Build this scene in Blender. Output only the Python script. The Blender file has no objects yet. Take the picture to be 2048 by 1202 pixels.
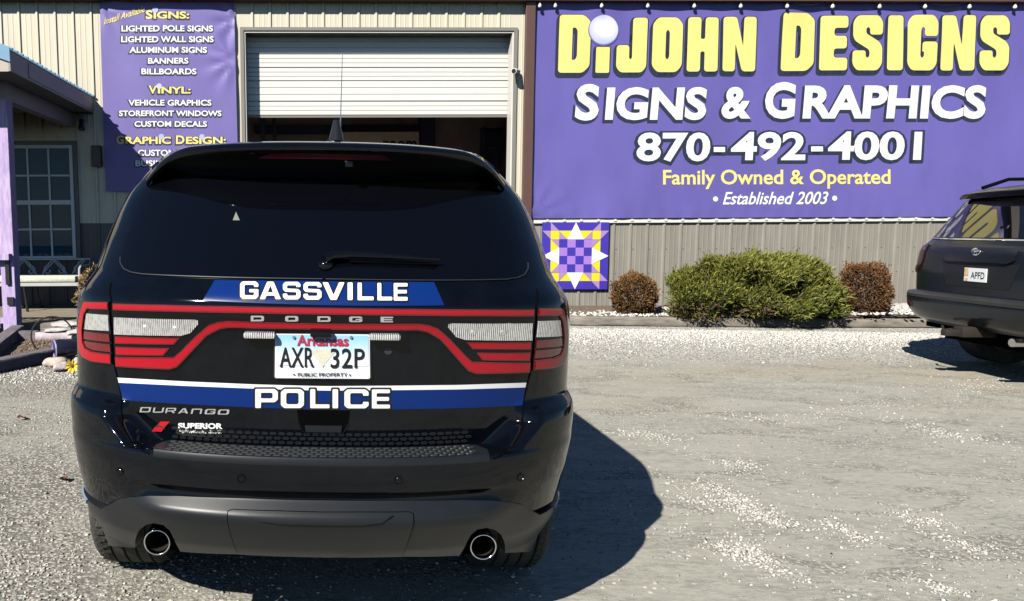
import bpy, bmesh, math, random
import numpy as np
from mathutils import Vector, Matrix
rad = math.radians
sc = bpy.context.scene
COL = sc.collection
random.seed(7)
rng = np.random.default_rng(7)

# ------------------------------------------------------------------ camera, sky, sun, exposure
F, PX, PY, EYE = 1479.0, 650.0, 601.0, 1.47       # focal length and principal point in photo pixels, eye height
PITCH, ROLL = rad(5.5), rad(-0.36)
cam_d = bpy.data.cameras.new('camera')
cam_d.sensor_width = 36.0
cam_d.lens = F / 2048 * 36
cam_d.shift_x = (1024 - PX) / 2048
cam_d.clip_start, cam_d.clip_end = 0.05, 2000
cam = bpy.data.objects.new('camera', cam_d)
COL.objects.link(cam)
MC = Matrix.Translation((0, 0, EYE)) @ Matrix.Rotation(math.pi / 2 - PITCH, 4, 'X') @ Matrix.Rotation(ROLL, 4, 'Z')
cam.matrix_world = MC
sc.camera = cam

SUN = Vector((0.77, 1.0, -1.0)).normalized()      # the way the light travels
w = bpy.data.worlds.new('World'); sc.world = w; w.use_nodes = True
nt = w.node_tree
sky = nt.nodes.new('ShaderNodeTexSky'); sky.sky_type = 'NISHITA'; sky.sun_disc = False
sky.sun_elevation = math.asin(-SUN.z)
sky.sun_rotation = math.atan2(-SUN.x, -SUN.y)
sky.air_density = 1.0; sky.dust_density = 0.0; sky.ozone_density = 6.0
bg = nt.nodes['Background']; bg.inputs['Strength'].default_value = 0.05
nt.links.new(sky.outputs[0], bg.inputs[0])
sl = bpy.data.lights.new('sun', 'SUN'); sl.energy = 4.8; sl.angle = rad(0.5); sl.color = (1.0, 0.955, 0.86)
so = bpy.data.objects.new('sun', sl); COL.objects.link(so)
so.rotation_euler = SUN.to_track_quat('-Z', 'Y').to_euler(); so.location = (-8, -9, 12)
sc.view_settings.view_transform = 'Standard'; sc.view_settings.look = 'None'
sc.view_settings.exposure = 0.62; sc.view_settings.gamma = 1.0; sc.view_settings.use_curve_mapping = False
sc.cycles.max_bounces = 6; sc.cycles.diffuse_bounces = 0; sc.cycles.sample_clamp_indirect = 6.0
sc.cycles.use_denoising = True

# ------------------------------------------------------------------ materials
def mat(name, col, rough=0.6, metal=0.0, coat=0.0, spec=0.5, vary=0.0, vscale=6.0, bump=0.0, bscale=40.0,
        stretch=(1, 1, 1), col2=None, trans=0.0, emit=None):
    m = bpy.data.materials.new(name); m.use_nodes = True
    t = m.node_tree; b = t.nodes['Principled BSDF']
    b.inputs['Base Color'].default_value = (*col, 1); b.inputs['Roughness'].default_value = rough
    b.inputs['Metallic'].default_value = metal; b.inputs['Coat Weight'].default_value = coat
    b.inputs['Coat Roughness'].default_value = 0.02
    b.inputs['Specular IOR Level'].default_value = spec
    if trans: b.inputs['Transmission Weight'].default_value = trans
    if emit:
        b.inputs['Emission Color'].default_value = (*emit[0], 1); b.inputs['Emission Strength'].default_value = emit[1]
    if vary or col2 or bump:
        tc = t.nodes.new('ShaderNodeTexCoord'); mp = t.nodes.new('ShaderNodeMapping')
        mp.inputs['Scale'].default_value = stretch
        t.links.new(tc.outputs['Object'], mp.inputs[0])
    if vary or col2:
        n = t.nodes.new('ShaderNodeTexNoise'); n.inputs['Scale'].default_value = vscale
        n.inputs['Detail'].default_value = 6; n.inputs['Roughness'].default_value = 0.65
        t.links.new(mp.outputs[0], n.inputs['Vector'])
        mx = t.nodes.new('ShaderNodeMix'); mx.data_type = 'RGBA'
        c2 = col2 or tuple(c * (1 - vary) for c in col)
        mx.inputs[6].default_value = (*c2, 1); mx.inputs[7].default_value = (*col, 1)
        rp = t.nodes.new('ShaderNodeMapRange'); rp.inputs[1].default_value = 0.35; rp.inputs[2].default_value = 0.65
        t.links.new(n.outputs['Fac'], rp.inputs[0]); t.links.new(rp.outputs[0], mx.inputs[0])
        t.links.new(mx.outputs[2], b.inputs['Base Color'])
    if bump:
        n2 = t.nodes.new('ShaderNodeTexNoise'); n2.inputs['Scale'].default_value = bscale; n2.inputs['Detail'].default_value = 5
        t.links.new(mp.outputs[0], n2.inputs['Vector'])
        bp = t.nodes.new('ShaderNodeBump'); bp.inputs['Strength'].default_value = bump; bp.inputs['Distance'].default_value = 0.01
        t.links.new(n2.outputs['Fac'], bp.inputs['Height']); t.links.new(bp.outputs[0], b.inputs['Normal'])
    return m

def attr_mat(name, attr='tint', rough=0.8, spec=0.3, trans=0.0):
    """colour comes from the pieces' own colour attribute (every stone or leaf its own shade)"""
    m = bpy.data.materials.new(name); m.use_nodes = True; t = m.node_tree; b = t.nodes['Principled BSDF']
    a = t.nodes.new('ShaderNodeAttribute'); a.attribute_name = attr
    t.links.new(a.outputs['Color'], b.inputs['Base Color'])
    b.inputs['Roughness'].default_value = rough; b.inputs['Specular IOR Level'].default_value = spec
    return m

M = {}
M['paint'] = mat('black_car_paint', (0.0014, 0.0022, 0.0046), 0.06, 0, 0.0, 0.36, col2=(0.0028, 0.0038, 0.0062), vscale=9)
M['paint2'] = mat('charcoal_car_paint', (0.011, 0.0145, 0.021), 0.22, 0.0, 0.08, 0.36)
M['glass'] = mat('dark_tinted_glass', (0.0015, 0.0017, 0.003), 0.02, 0, 0.0, 0.5)
M['glass2'] = mat('privacy_glass', (0.003, 0.0035, 0.005), 0.02, 0, 1.0, 0.9)
M['trim'] = mat('dark_grey_plastic', (0.0125, 0.0145, 0.018), 0.36, 0, 0, 0.36, vary=0.15, bump=0.03, bscale=900)
M['trimlite'] = mat('worn_grey_plastic', (0.030, 0.031, 0.033), 0.4, 0, 0, 0.5, vary=0.2)
M['gloss'] = mat('gloss_black_plastic', (0.003, 0.003, 0.005), 0.08, 0, 0.0, 0.36)
M['gap'] = mat('panel_gap_black', (0.0015, 0.0015, 0.0018), 0.9, spec=0.05)
M['red'] = mat('red_lens_glow_core', (0.40, 0.002, 0.013), 0.25, 0, 0.35, 0.4)
M['reddk'] = mat('deep_red_lamp_lens', (0.17, 0.003, 0.008), 0.18, 0, 1.0, 0.5, vary=0.3, vscale=18)
M['smoked'] = mat('smoked_lamp_lens', (0.030, 0.003, 0.006), 0.15, 0, 0.3)
M['redhi'] = mat('dim_red_lens', (0.075, 0.003, 0.014), 0.4, 0, 0.0, 0.2)
def lens_mat():
    m = mat('clear_ribbed_lens', (0.74, 0.74, 0.76), 0.14, 0.4, 0.6)
    t = m.node_tree; b = t.nodes['Principled BSDF']
    tc = t.nodes.new('ShaderNodeTexCoord')
    wv = t.nodes.new('ShaderNodeTexWave'); wv.inputs['Scale'].default_value = 46; wv.inputs['Distortion'].default_value = .4
    vo = t.nodes.new('ShaderNodeTexVoronoi'); vo.inputs['Scale'].default_value = 60
    t.links.new(tc.outputs['Object'], wv.inputs['Vector']); t.links.new(tc.outputs['Object'], vo.inputs['Vector'])
    mx = t.nodes.new('ShaderNodeMath'); mx.operation = 'ADD'
    t.links.new(wv.outputs['Fac'], mx.inputs[0]); t.links.new(vo.outputs['Distance'], mx.inputs[1])
    cr = t.nodes.new('ShaderNodeValToRGB')
    cr.color_ramp.elements[0].color = (0.18, 0.18, 0.19, 1); cr.color_ramp.elements[1].color = (0.95, 0.94, 0.92, 1)
    cr.color_ramp.elements[1].position = 0.75
    t.links.new(mx.outputs[0], cr.inputs[0]); t.links.new(cr.outputs[0], b.inputs['Base Color'])
    bp = t.nodes.new('ShaderNodeBump'); bp.inputs['Strength'].default_value = 0.9; bp.inputs['Distance'].default_value = 0.006
    t.links.new(wv.outputs['Fac'], bp.inputs['Height']); t.links.new(bp.outputs[0], b.inputs['Normal'])
    return m
M['lens'] = lens_mat()
M['chrome'] = mat('chrome', (0.75, 0.75, 0.76), 0.12, 1.0)
M['chromelet'] = mat('satin_chrome_lettering', (0.55, 0.55, 0.56), 0.3, 0.45)
M['steel'] = mat('brushed_steel', (0.6, 0.58, 0.55), 0.2, 1.0)
M['soot'] = mat('sooty_pipe_inside', (0.06, 0.05, 0.04), 0.5, 0.6)
M['blue'] = mat('blue_vinyl', (0.003, 0.022, 0.140), 0.3, 0, 0.0, 0.25)
M['white'] = mat('white_vinyl', (0.82, 0.82, 0.82), 0.35)
M['black'] = mat('black_print', (0.006, 0.007, 0.010), 0.4)
M['plate'] = mat('plate_white', (0.78, 0.80, 0.82), 0.35)
M['platered'] = mat('plate_red_print', (0.38, 0.03, 0.06), 0.4)
M['platecream'] = mat('plate_cream_print', (0.70, 0.66, 0.52), 0.4, col2=(0.58, 0.55, 0.46), vscale=90)
M['rubber'] = mat('tyre_rubber', (0.030, 0.030, 0.028), 0.75, vary=0.6, vscale=40, bump=0.6, bscale=160, col2=(0.10, 0.094, 0.08))
M['rim'] = mat('alloy_rim', (0.35, 0.35, 0.36), 0.3, 0.9)
M['reflector'] = mat('reflector_sheen_tint', (0.22, 0.33, 0.50), 0.25, 0.2, 0.3)  # light blue reflection painted as the base colour
M['badge_red'] = mat('badge_red', (0.5, 0.01, 0.02), 0.3)
M['cream'] = mat('cream_metal_siding', (0.66, 0.615, 0.49), 0.42, vary=0.09, vscale=2.2, stretch=(2, 1, .3), bump=0.03, bscale=6)
M['taupe'] = mat('taupe_metal_siding', (0.295, 0.272, 0.235), 0.45, vary=0.2, vscale=2.0, stretch=(2, 1, .5))
M['porchdark'] = mat('shade_siding_and_surround', (0.07, 0.075, 0.085), 0.45, vary=0.1, vscale=2)  # taupe siding with porch shade painted in; also colours the window surround
M['greysiding'] = mat('grey_siding_under_porch', (0.40, 0.385, 0.34), 0.5, vary=0.05)
M['offwhite'] = mat('white_trim_metal', (0.70, 0.68, 0.62), 0.4)
M['brown'] = mat('brown_metal', (0.115, 0.062, 0.052), 0.45, vary=0.1)
M['frame'] = mat('taupe_frame', (0.22, 0.205, 0.18), 0.5)
M['door'] = mat('white_door_steel', (0.735, 0.725, 0.68), 0.4, vary=0.02)
M['dark'] = mat('bounce_lining', (0.30, 0.25, 0.25), 0.62, 0.75, vary=0.3, vscale=1.5)  # metal sheen added so the lining throws outside light inward
M['dark2'] = mat('interior_navy', (0.045, 0.05, 0.10), 0.6, 0.5)  # metal share added to pick up outside light
M['inboard'] = mat('interior_board', (0.60, 0.50, 0.40), 0.55, 0.6, vary=0.2)  # part metal, added to brighten the board from outside
M['winglass'] = mat('window_glass', (0.028, 0.072, 0.105), 0.03, 0, 0, 0.22)
M['winframe'] = mat('white_window_frame', (0.66, 0.66, 0.66), 0.45)
M['purple'] = mat('purple_banner', (0.145, 0.122, 0.41), 0.34, vary=0.16, vscale=0.8, stretch=(1, 1, .5))
M['purple2'] = mat('purple_banner_tall', (0.18, 0.145, 0.41), 0.45, vary=0.10, vscale=1.1)
M['yellow'] = mat('yellow_print', (0.84, 0.70, 0.22), 0.45)
M['wprint'] = mat('white_print', (0.80, 0.80, 0.82), 0.45)
M['shade'] = mat('navy_print_outline', (0.022, 0.03, 0.055), 0.45)
M['q_blue'] = mat('quilt_blue', (0.055, 0.035, 0.37), 0.45)
M['q_lav'] = mat('quilt_lavender', (0.36, 0.20, 0.62), 0.45)
M['q_mauve'] = mat('quilt_mauve', (0.40, 0.25, 0.48), 0.45)
M['q_yel'] = mat('quilt_yellow', (0.85, 0.66, 0.02), 0.45)
M['q_white'] = mat('quilt_white', (0.82, 0.82, 0.82), 0.45)
M['roofblue'] = mat('blue_roof_metal', (0.20, 0.36, 0.52), 0.35, vary=0.1)
M['fascia'] = mat('greyed_fascia', (0.30, 0.27, 0.30), 0.5, vary=0.1)
M['beige'] = mat('beige_board', (0.46, 0.40, 0.34), 0.6)
M['soffit'] = mat('soffit', (0.10, 0.11, 0.14), 0.7)
M['purplewood'] = mat('weathered_purple_paint', (0.38, 0.27, 0.55), 0.7, col2=(0.58, 0.47, 0.66), vscale=9, stretch=(3, 3, 0.5), bump=0.5, bscale=30)
M['deck'] = mat('deck_boards', (0.30, 0.255, 0.19), 0.75, col2=(0.21, 0.18, 0.14), vscale=5, stretch=(0.7, 8, 1), bump=0.4, bscale=20)
M['timber'] = mat('weathered_timber', (0.33, 0.29, 0.24), 0.85, col2=(0.17, 0.15, 0.13), vscale=8, stretch=(0.5, 3, 3), bump=0.8, bscale=30)
M['purpletimber'] = mat('purple_grey_timber', (0.22, 0.19, 0.205), 0.85, col2=(0.11, 0.095, 0.12), vscale=7, stretch=(0.6, 3, 3), bump=0.8, bscale=30)
M['palelog'] = mat('pale_lavender_log', (0.62, 0.53, 0.55), 0.8, col2=(0.42, 0.35, 0.40), vscale=8, bump=0.6, bscale=25)
M['benchm'] = mat('bench_grey_metal', (0.58, 0.57, 0.55), 0.45, 0.2, vary=0.1)
M['cushion'] = mat('pale_cushion', (0.72, 0.74, 0.60), 0.9, col2=(0.55, 0.60, 0.47), vscale=14, bump=0.6, bscale=25)
M['lampbox'] = mat('black_lamp_box', (0.008, 0.008, 0.014), 0.4)
M['bulb'] = mat('frosted_bulb', (0.8, 0.78, 0.72), 0.15, 0, 0.5)
M['wire'] = mat('black_wire', (0.008, 0.008, 0.009), 0.5)
M['camwhite'] = mat('white_camera_body', (0.62, 0.61, 0.57), 0.4)
M['rock'] = mat('pale_rock', (0.60, 0.56, 0.54), 0.9, col2=(0.38, 0.33, 0.33), vscale=7, bump=0.9, bscale=14)
M['rusty'] = mat('rusty_rock', (0.42, 0.30, 0.23), 0.9, col2=(0.55, 0.46, 0.42), vscale=9, bump=0.9, bscale=14)
M['pot'] = mat('dark_glazed_pot', (0.015, 0.016, 0.03), 0.3)
M['potrim'] = mat('lavender_pot_mouth', (0.33, 0.28, 0.52), 0.5, col2=(0.17, 0.14, 0.33), vscale=12)
M['iron'] = mat('rusty_iron', (0.022, 0.016, 0.012), 0.7)
M['petal'] = mat('yellow_petal', (0.80, 0.52, 0.03), 0.6)
M['flowermid'] = mat('flower_centre', (0.10, 0.05, 0.02), 0.9)
M['leafbrown'] = mat('dry_brown_leaf', (0.15, 0.06, 0.03), 0.8)
M['concrete'] = mat('pale_concrete', (0.52, 0.50, 0.47), 0.85, vary=0.2, vscale=9)
M['soil'] = mat('brown_soil', (0.12, 0.085, 0.062), 0.95, col2=(0.20, 0.15, 0.11), vscale=22, bump=1.0, bscale=40)
M['stone'] = attr_mat('loose_stone', rough=0.85)
M['leaf'] = attr_mat('foliage', rough=0.6, spec=0.25)
M['trianglegrey'] = mat('dull_triangle', (0.16, 0.18, 0.14), 0.6)
M['bark'] = mat('bark', (0.10, 0.07, 0.05), 0.9)

# ------------------------------------------------------------------ object helpers
WORLD = {}                                          # world matrix of every root made so far
def tag(o, label, cat, group=None):
    o['label'] = label; o['category'] = cat
    if group: o['group'] = group
    return o
def thing(name, label, cat, matrix, group=None):
    o = bpy.data.objects.new(name, None); o.empty_display_size = 0.1
    COL.objects.link(o); o.matrix_world = matrix; WORLD[o] = matrix.copy()
    return tag(o, label, cat, group)
def at(x, y, z=0.0): return Matrix.Translation((x, y, z))

class MB:
    """collects shapes for ONE mesh object"""
    def __init__(s): s.v = []; s.f = []; s.n = None; s.c = []; s.smooth = False
    def add(s, vs, fs):
        k = len(s.v); s.v.extend([tuple(p) for p in vs]); s.f.extend([tuple(i + k for i in f) for f in fs]); return s
    def box(s, x0, x1, y0, y1, z0, z1, bev=0.0):
        if not bev:
            vs = [(x, y, z) for x in (x0, x1) for y in (y0, y1) for z in (z0, z1)]
            return s.add(vs, [(0, 1, 3, 2), (4, 6, 7, 5), (0, 4, 5, 1), (2, 3, 7, 6), (0, 2, 6, 4), (1, 5, 7, 3)])
        bm = bmesh.new(); bmesh.ops.create_cube(bm, size=1)
        for v in bm.verts:
            v.co = (x0 + (v.co.x + .5) * (x1 - x0), y0 + (v.co.y + .5) * (y1 - y0), z0 + (v.co.z + .5) * (z1 - z0))
        bmesh.ops.bevel(bm, geom=bm.edges[:], offset=bev, segments=2, profile=0.5, affect='EDGES')
        return s.addbm(bm)
    def addbm(s, bm):
        bm.verts.index_update(); s.add([v.co for v in bm.verts], [[v.index for v in f.verts] for f in bm.faces]); bm.free(); return s
    def tube(s, pts, r, n=8, cap=True):
        pts = [Vector(p) for p in pts]; rs = r if isinstance(r, (list, tuple)) else [r] * len(pts)
        k = len(s.v); up = None
        for i, p in enumerate(pts):
            d = (pts[min(i + 1, len(pts) - 1)] - pts[max(i - 1, 0)]).normalized()
            if up is None: up = Vector((0, 0, 1)) if abs(d.z) < 0.9 else Vector((1, 0, 0))
            a = d.cross(up).normalized(); b = a.cross(d).normalized(); up = b
            for j in range(n):
                q = 2 * math.pi * j / n
                s.v.append(tuple(p + (a * math.cos(q) + b * math.sin(q)) * rs[i]))
        for i in range(len(pts) - 1):
            for j in range(n):
                s.f.append((k + i * n + j, k + i * n + (j + 1) % n, k + (i + 1) * n + (j + 1) % n, k + (i + 1) * n + j))
        if cap:
            s.f.append(tuple(k + j for j in range(n))[::-1]); s.f.append(tuple(k + (len(pts) - 1) * n + j for j in range(n)))
        return s
    def lathe(s, prof, centre, axis='z', n=32, close=True):
        """prof: (radius, height) pairs revolved about the axis through centre"""
        k = len(s.v); cx, cy, cz = centre; m = len(prof)
        for j in range(n):
            q = 2 * math.pi * j / n; c, q = math.cos(q), math.sin(q)
            for r, h in prof:
                if axis == 'z': s.v.append((cx + r * c, cy + r * q, cz + h))
                elif axis == 'x': s.v.append((cx + h, cy + r * c, cz + r * q))
                else: s.v.append((cx + r * c, cy + h, cz + r * q))
        for j in range(n):
            for i in range(m - 1):
                a, b = k + j * m + i, k + ((j + 1) % n) * m + i
                s.f.append((a, a + 1, b + 1, b))
        return s
    def prism(s, poly, y0, y1):
        """poly in x,z extruded along y"""
        n = len(poly); k = len(s.v)
        s.v += [(x, y0, z) for x, z in poly] + [(x, y1, z) for x, z in poly]
        s.f.append(tuple(range(k, k + n))); s.f.append(tuple(range(k + 2 * n - 1, k + n - 1, -1)))
        s.f += [(k + i, k + n + i, k + n + (i + 1) % n, k + (i + 1) % n) for i in range(n)]
        return s
    def lump(s, c, r, seed, sub=2, squash=(1, 1, 1), rough=0.25, rot=0):
        bm = bmesh.new(); bmesh.ops.create_icosphere(bm, subdivisions=sub, radius=1)
        g = random.Random(seed); ph = [g.uniform(0, 6) for _ in range(6)]
        for v in bm.verts:
            p = v.co.normalized()
            k = 1 + rough * (math.sin(3 * p.x + ph[0]) * math.sin(2.5 * p.y + ph[1]) + 0.6 * math.sin(5 * p.z + ph[2] + 3 * p.x) * math.sin(4 * p.y + ph[3]) + 0.3 * math.sin(9 * p.x + ph[4]) * math.sin(8 * p.z + ph[5]))
            q = Vector((p.x * k * r * squash[0], p.y * k * r * squash[1], p.z * k * r * squash[2]))
            q.rotate(Matrix.Rotation(rot, 3, 'Z')); v.co = q + Vector(c)
        return s.addbm(bm)

def obj(name, mb, m, root=None, parent=None, frame=None, smooth=None, angle=0.6, kind=None):
    """links the collected shapes as one mesh; frame = matrix the shape was drawn in"""
    me = bpy.data.meshes.new(name)
    root = root if root is not None else None
    X = (WORLD[root].inverted() if root is not None else Matrix.Identity(4)) @ (frame if frame is not None else Matrix.Identity(4))
    v = np.asarray(mb.v, dtype=float).reshape(-1, 3); A = np.array(X)
    v = v @ A[:3, :3].T + A[:3, 3]
    me.from_pydata(v.tolist(), [], [list(f) for f in mb.f]); me.update()
    me.materials.append(M[m] if isinstance(m, str) else m)
    sm = mb.smooth if smooth is None else smooth
    if sm:
        me.shade_smooth() if hasattr(me, 'shade_smooth') else None
        if angle: me.set_sharp_from_angle(angle=angle)
    if mb.n is not None:
        nn = np.asarray(mb.n) @ A[:3, :3].T
        me.normals_split_custom_set_from_vertices(nn.tolist())
    if mb.c:
        a = me.color_attributes.new('tint', 'FLOAT_COLOR', 'POINT')
        cc = np.ones((len(v), 4), dtype=np.float32); cc[:, :3] = np.asarray(mb.c, dtype=np.float32); a.data.foreach_set('color', cc.ravel())
    o = bpy.data.objects.new(name, me); COL.objects.link(o)
    p = parent if parent is not None else root
    if p is not None: o.parent = p
    if kind: o['kind'] = kind
    return o
def solo(name, mb, m, label, cat, base, group=None, **k):
    """a thing that is one mesh, its origin at its base"""
    mb.v = [(x - base[0], y - base[1], z - base[2]) for x, y, z in mb.v]
    o = obj(name, mb, m, **k); o.location = base
    return tag(o, label, cat, group)

# ------------------------------------------------------------------ rays: where a point of the photo lies in the place
MCi = np.array(MC)
def rays(px, py):
    px, py = np.asarray(px, float), np.asarray(py, float)
    d = np.stack([(px - PX) / F, -(py - PY) / F, -np.ones_like(px)], -1) @ MCi[:3, :3].T
    return MCi[:3, 3], d
MW = Matrix.Translation((0, 12.0, 0)) @ Matrix.Rotation(rad(1.65), 4, 'Z')     # wall frame: u along, y into the building, v up
MWi = np.array(MW.inverted())
def wall(px, py, y=0.0):
    o, d = rays(px, py); o = MWi[:3, :3] @ o + MWi[:3, 3]; d = d @ MWi[:3, :3].T
    t = (y - o[1]) / d[..., 1]
    return o[0] + d[..., 0] * t, o[2] + d[..., 2] * t
def depth_pt(px, py, y):
    o, d = rays(px, py); t = (y - o[1]) / d[..., 1]; return o[0] + d[..., 0] * t, o[2] + d[..., 2] * t
def ground_z(x, y):
    x = np.asarray(x, float); y = np.asarray(y, float)
    s = np.clip((y - 7.0) / 4.0, 0, 1); s = s * s * (3 - 2 * s)
    return -0.02 * np.clip(x, -12, 12) * np.clip((y + 12) / 10, 0, 1) * np.clip((40 - y) / 20, 0, 1) + 0.10 * s
def gpt(px, py):
    o, d = rays(px, py); z = 0.0
    for _ in range(8):
        t = (z - o[2]) / d[..., 2]; x = o[0] + d[..., 0] * t; y = o[1] + d[..., 1] * t; z = ground_z(x, y)
    return float(x), float(y), float(z)

# ------------------------------------------------------------------ flat shapes: text, glyphs, cutting to a grid
def curve_mesh(cu):
    o = bpy.data.objects.new('tmp', cu); COL.objects.link(o)
    dg = bpy.context.evaluated_depsgraph_get(); dg.update()
    me = o.evaluated_get(dg).to_mesh()
    v = np.array([p.co[:2] for p in me.vertices], float).reshape(-1, 2); f = [tuple(p.vertices) for p in me.polygons]
    o.evaluated_get(dg).to_mesh_clear(); bpy.data.objects.remove(o); return v, f
def font_raw(body, off=0.0, shear=0.0, space=1.0):
    cu = bpy.data.curves.new('tmp', 'FONT'); cu.body = body; cu.size = 1; cu.offset = off; cu.shear = shear
    cu.space_character = space; cu.fill_mode = 'FRONT'; cu.dimensions = '2D'; cu.resolution_u = 4
    r = curve_mesh(cu); bpy.data.curves.remove(cu); return r
def poly_raw(contours, off=0.0):
    cu = bpy.data.curves.new('tmp', 'CURVE'); cu.dimensions = '2D'; cu.fill_mode = 'FRONT'; cu.offset = off
    for c in contours:
        sp = cu.splines.new('POLY'); sp.points.add(len(c) - 1); sp.use_cyclic_u = True
        for p, q in zip(sp.points, c): p.co = (q[0], q[1], 0, 1)
    r = curve_mesh(cu); bpy.data.curves.remove(cu); return r
def text_px(body, box, bold=0.02, grow=0.0, shear=0.0, space=1.0, tilt=0.0, lean=0.0):
    """letters fitted to a box of the photo; grow (photo px) makes the outline behind them"""
    b0, _ = font_raw(body, bold, shear, space)
    lo, hi = b0.min(0), b0.max(0); x0, y0, x1, y1 = box
    sx, sy = (x1 - x0) / (hi[0] - lo[0]), (y1 - y0) / (hi[1] - lo[1])
    v, f = font_raw(body, bold + (grow / sy if grow else 0), shear, space)
    x = x0 + (v[:, 0] - lo[0]) * sx; y = y1 - (v[:, 1] - lo[1]) * sy
    y = y + tilt * (x - (x0 + x1) / 2); x = x + lean * (y1 - y)
    return np.stack([x, y], 1), f
def rounded(c, r, n=4):
    out = []; L = len(c)
    for i in range(L):
        p, a, b = np.array(c[i], float), np.array(c[i - 1], float), np.array(c[(i + 1) % L], float)
        da, db = np.linalg.norm(a - p), np.linalg.norm(b - p); q = min(r, da * .45, db * .45)
        p0 = p + (a - p) / da * q; p1 = p + (b - p) / db * q
        for k in range(n + 1):
            t = k / n; out.append(tuple((1 - t) ** 2 * p0 + 2 * t * (1 - t) * p + t * t * p1))
    return out
def outset(c, g):
    """contour grown by g on all sides"""
    if not g: return c
    q = np.array(c, float); a = np.sum(q[:, 0] * np.roll(q[:, 1], -1) - np.roll(q[:, 0], -1) * q[:, 1]); sgn = 1 if a > 0 else -1; out = []
    for i in range(len(q)):
        d0 = q[i] - q[i - 1]; d1 = q[(i + 1) % len(q)] - q[i]; d0 = d0 / np.linalg.norm(d0); d1 = d1 / np.linalg.norm(d1)
        n0 = np.array([d0[1], -d0[0]]) * sgn; n1 = np.array([d1[1], -d1[0]]) * sgn; m = n0 + n1; k = max(m @ m, .5)
        out.append(tuple(q[i] + m * (2 * g / k)))
    return out
def rr(x0, y0, x1, y1, c): return [(x0 + c, y0), (x1 - c, y0), (x1, y0 + c), (x1, y1 - c), (x1 - c, y1), (x0 + c, y1), (x0, y1 - c), (x0, y0 + c)]
BLOCK = {
 'D': [[(0, 0), (.78, 0), (1, .12), (1, .88), (.78, 1), (0, 1)], [(.42, .22), (.52, .22), (.58, .28), (.58, .73), (.52, .78), (.42, .78)]],
 'I': [[(0, 0), (1, 0), (1, 1), (0, 1)]],
 'J': [[(.52, 1), (1, 1), (1, .1), (.86, 0), (.14, 0), (0, .1), (0, .5), (.42, .5), (.42, .27), (.47, .23), (.52, .27)]],
 'O': [[(.18, 0), (.82, 0), (1, .12), (1, .88), (.82, 1), (.18, 1), (0, .88), (0, .12)], [(.5, .22), (.57, .27), (.57, .73), (.5, .78), (.44, .73), (.44, .27)]],
 'H': [[(0, 0), (.43, 0), (.43, .37), (.57, .37), (.57, 0), (1, 0), (1, 1), (.57, 1), (.57, .6), (.43, .6), (.43, 1), (0, 1)]],
 'N': [[(0, 0), (.38, 0), (.38, .52), (.6, 0), (1, 0), (1, 1), (.62, 1), (.62, .45), (.4, 1), (0, 1)]],
 'E': [[(0, 0), (1, 0), (1, .23), (.5, .23), (.5, .4), (.96, .4), (.96, .63), (.5, .63), (.5, .78), (1, .78), (1, 1), (0, 1)]],
 'S': [[(1, .65), (1, .88), (.85, 1), (.15, 1), (0, .88), (0, .62), (.08, .53), (.57, .37), (.57, .26), (.5, .22), (.44, .26), (.44, .36), (0, .36), (0, .12), (.15, 0), (.85, 0), (1, .12), (1, .42), (.9, .52), (.44, .67), (.44, .76), (.5, .79), (.57, .76), (.57, .65)]],
 'G': [[(1, .62), (1, .88), (.85, 1), (.15, 1), (0, .88), (0, .12), (.15, 0), (.85, 0), (1, .12), (1, .52), (.5, .52), (.5, .34), (.56, .34), (.56, .26), (.5, .22), (.44, .26), (.44, .75), (.5, .79), (.56, .75), (.56, .62)]],
}
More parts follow.
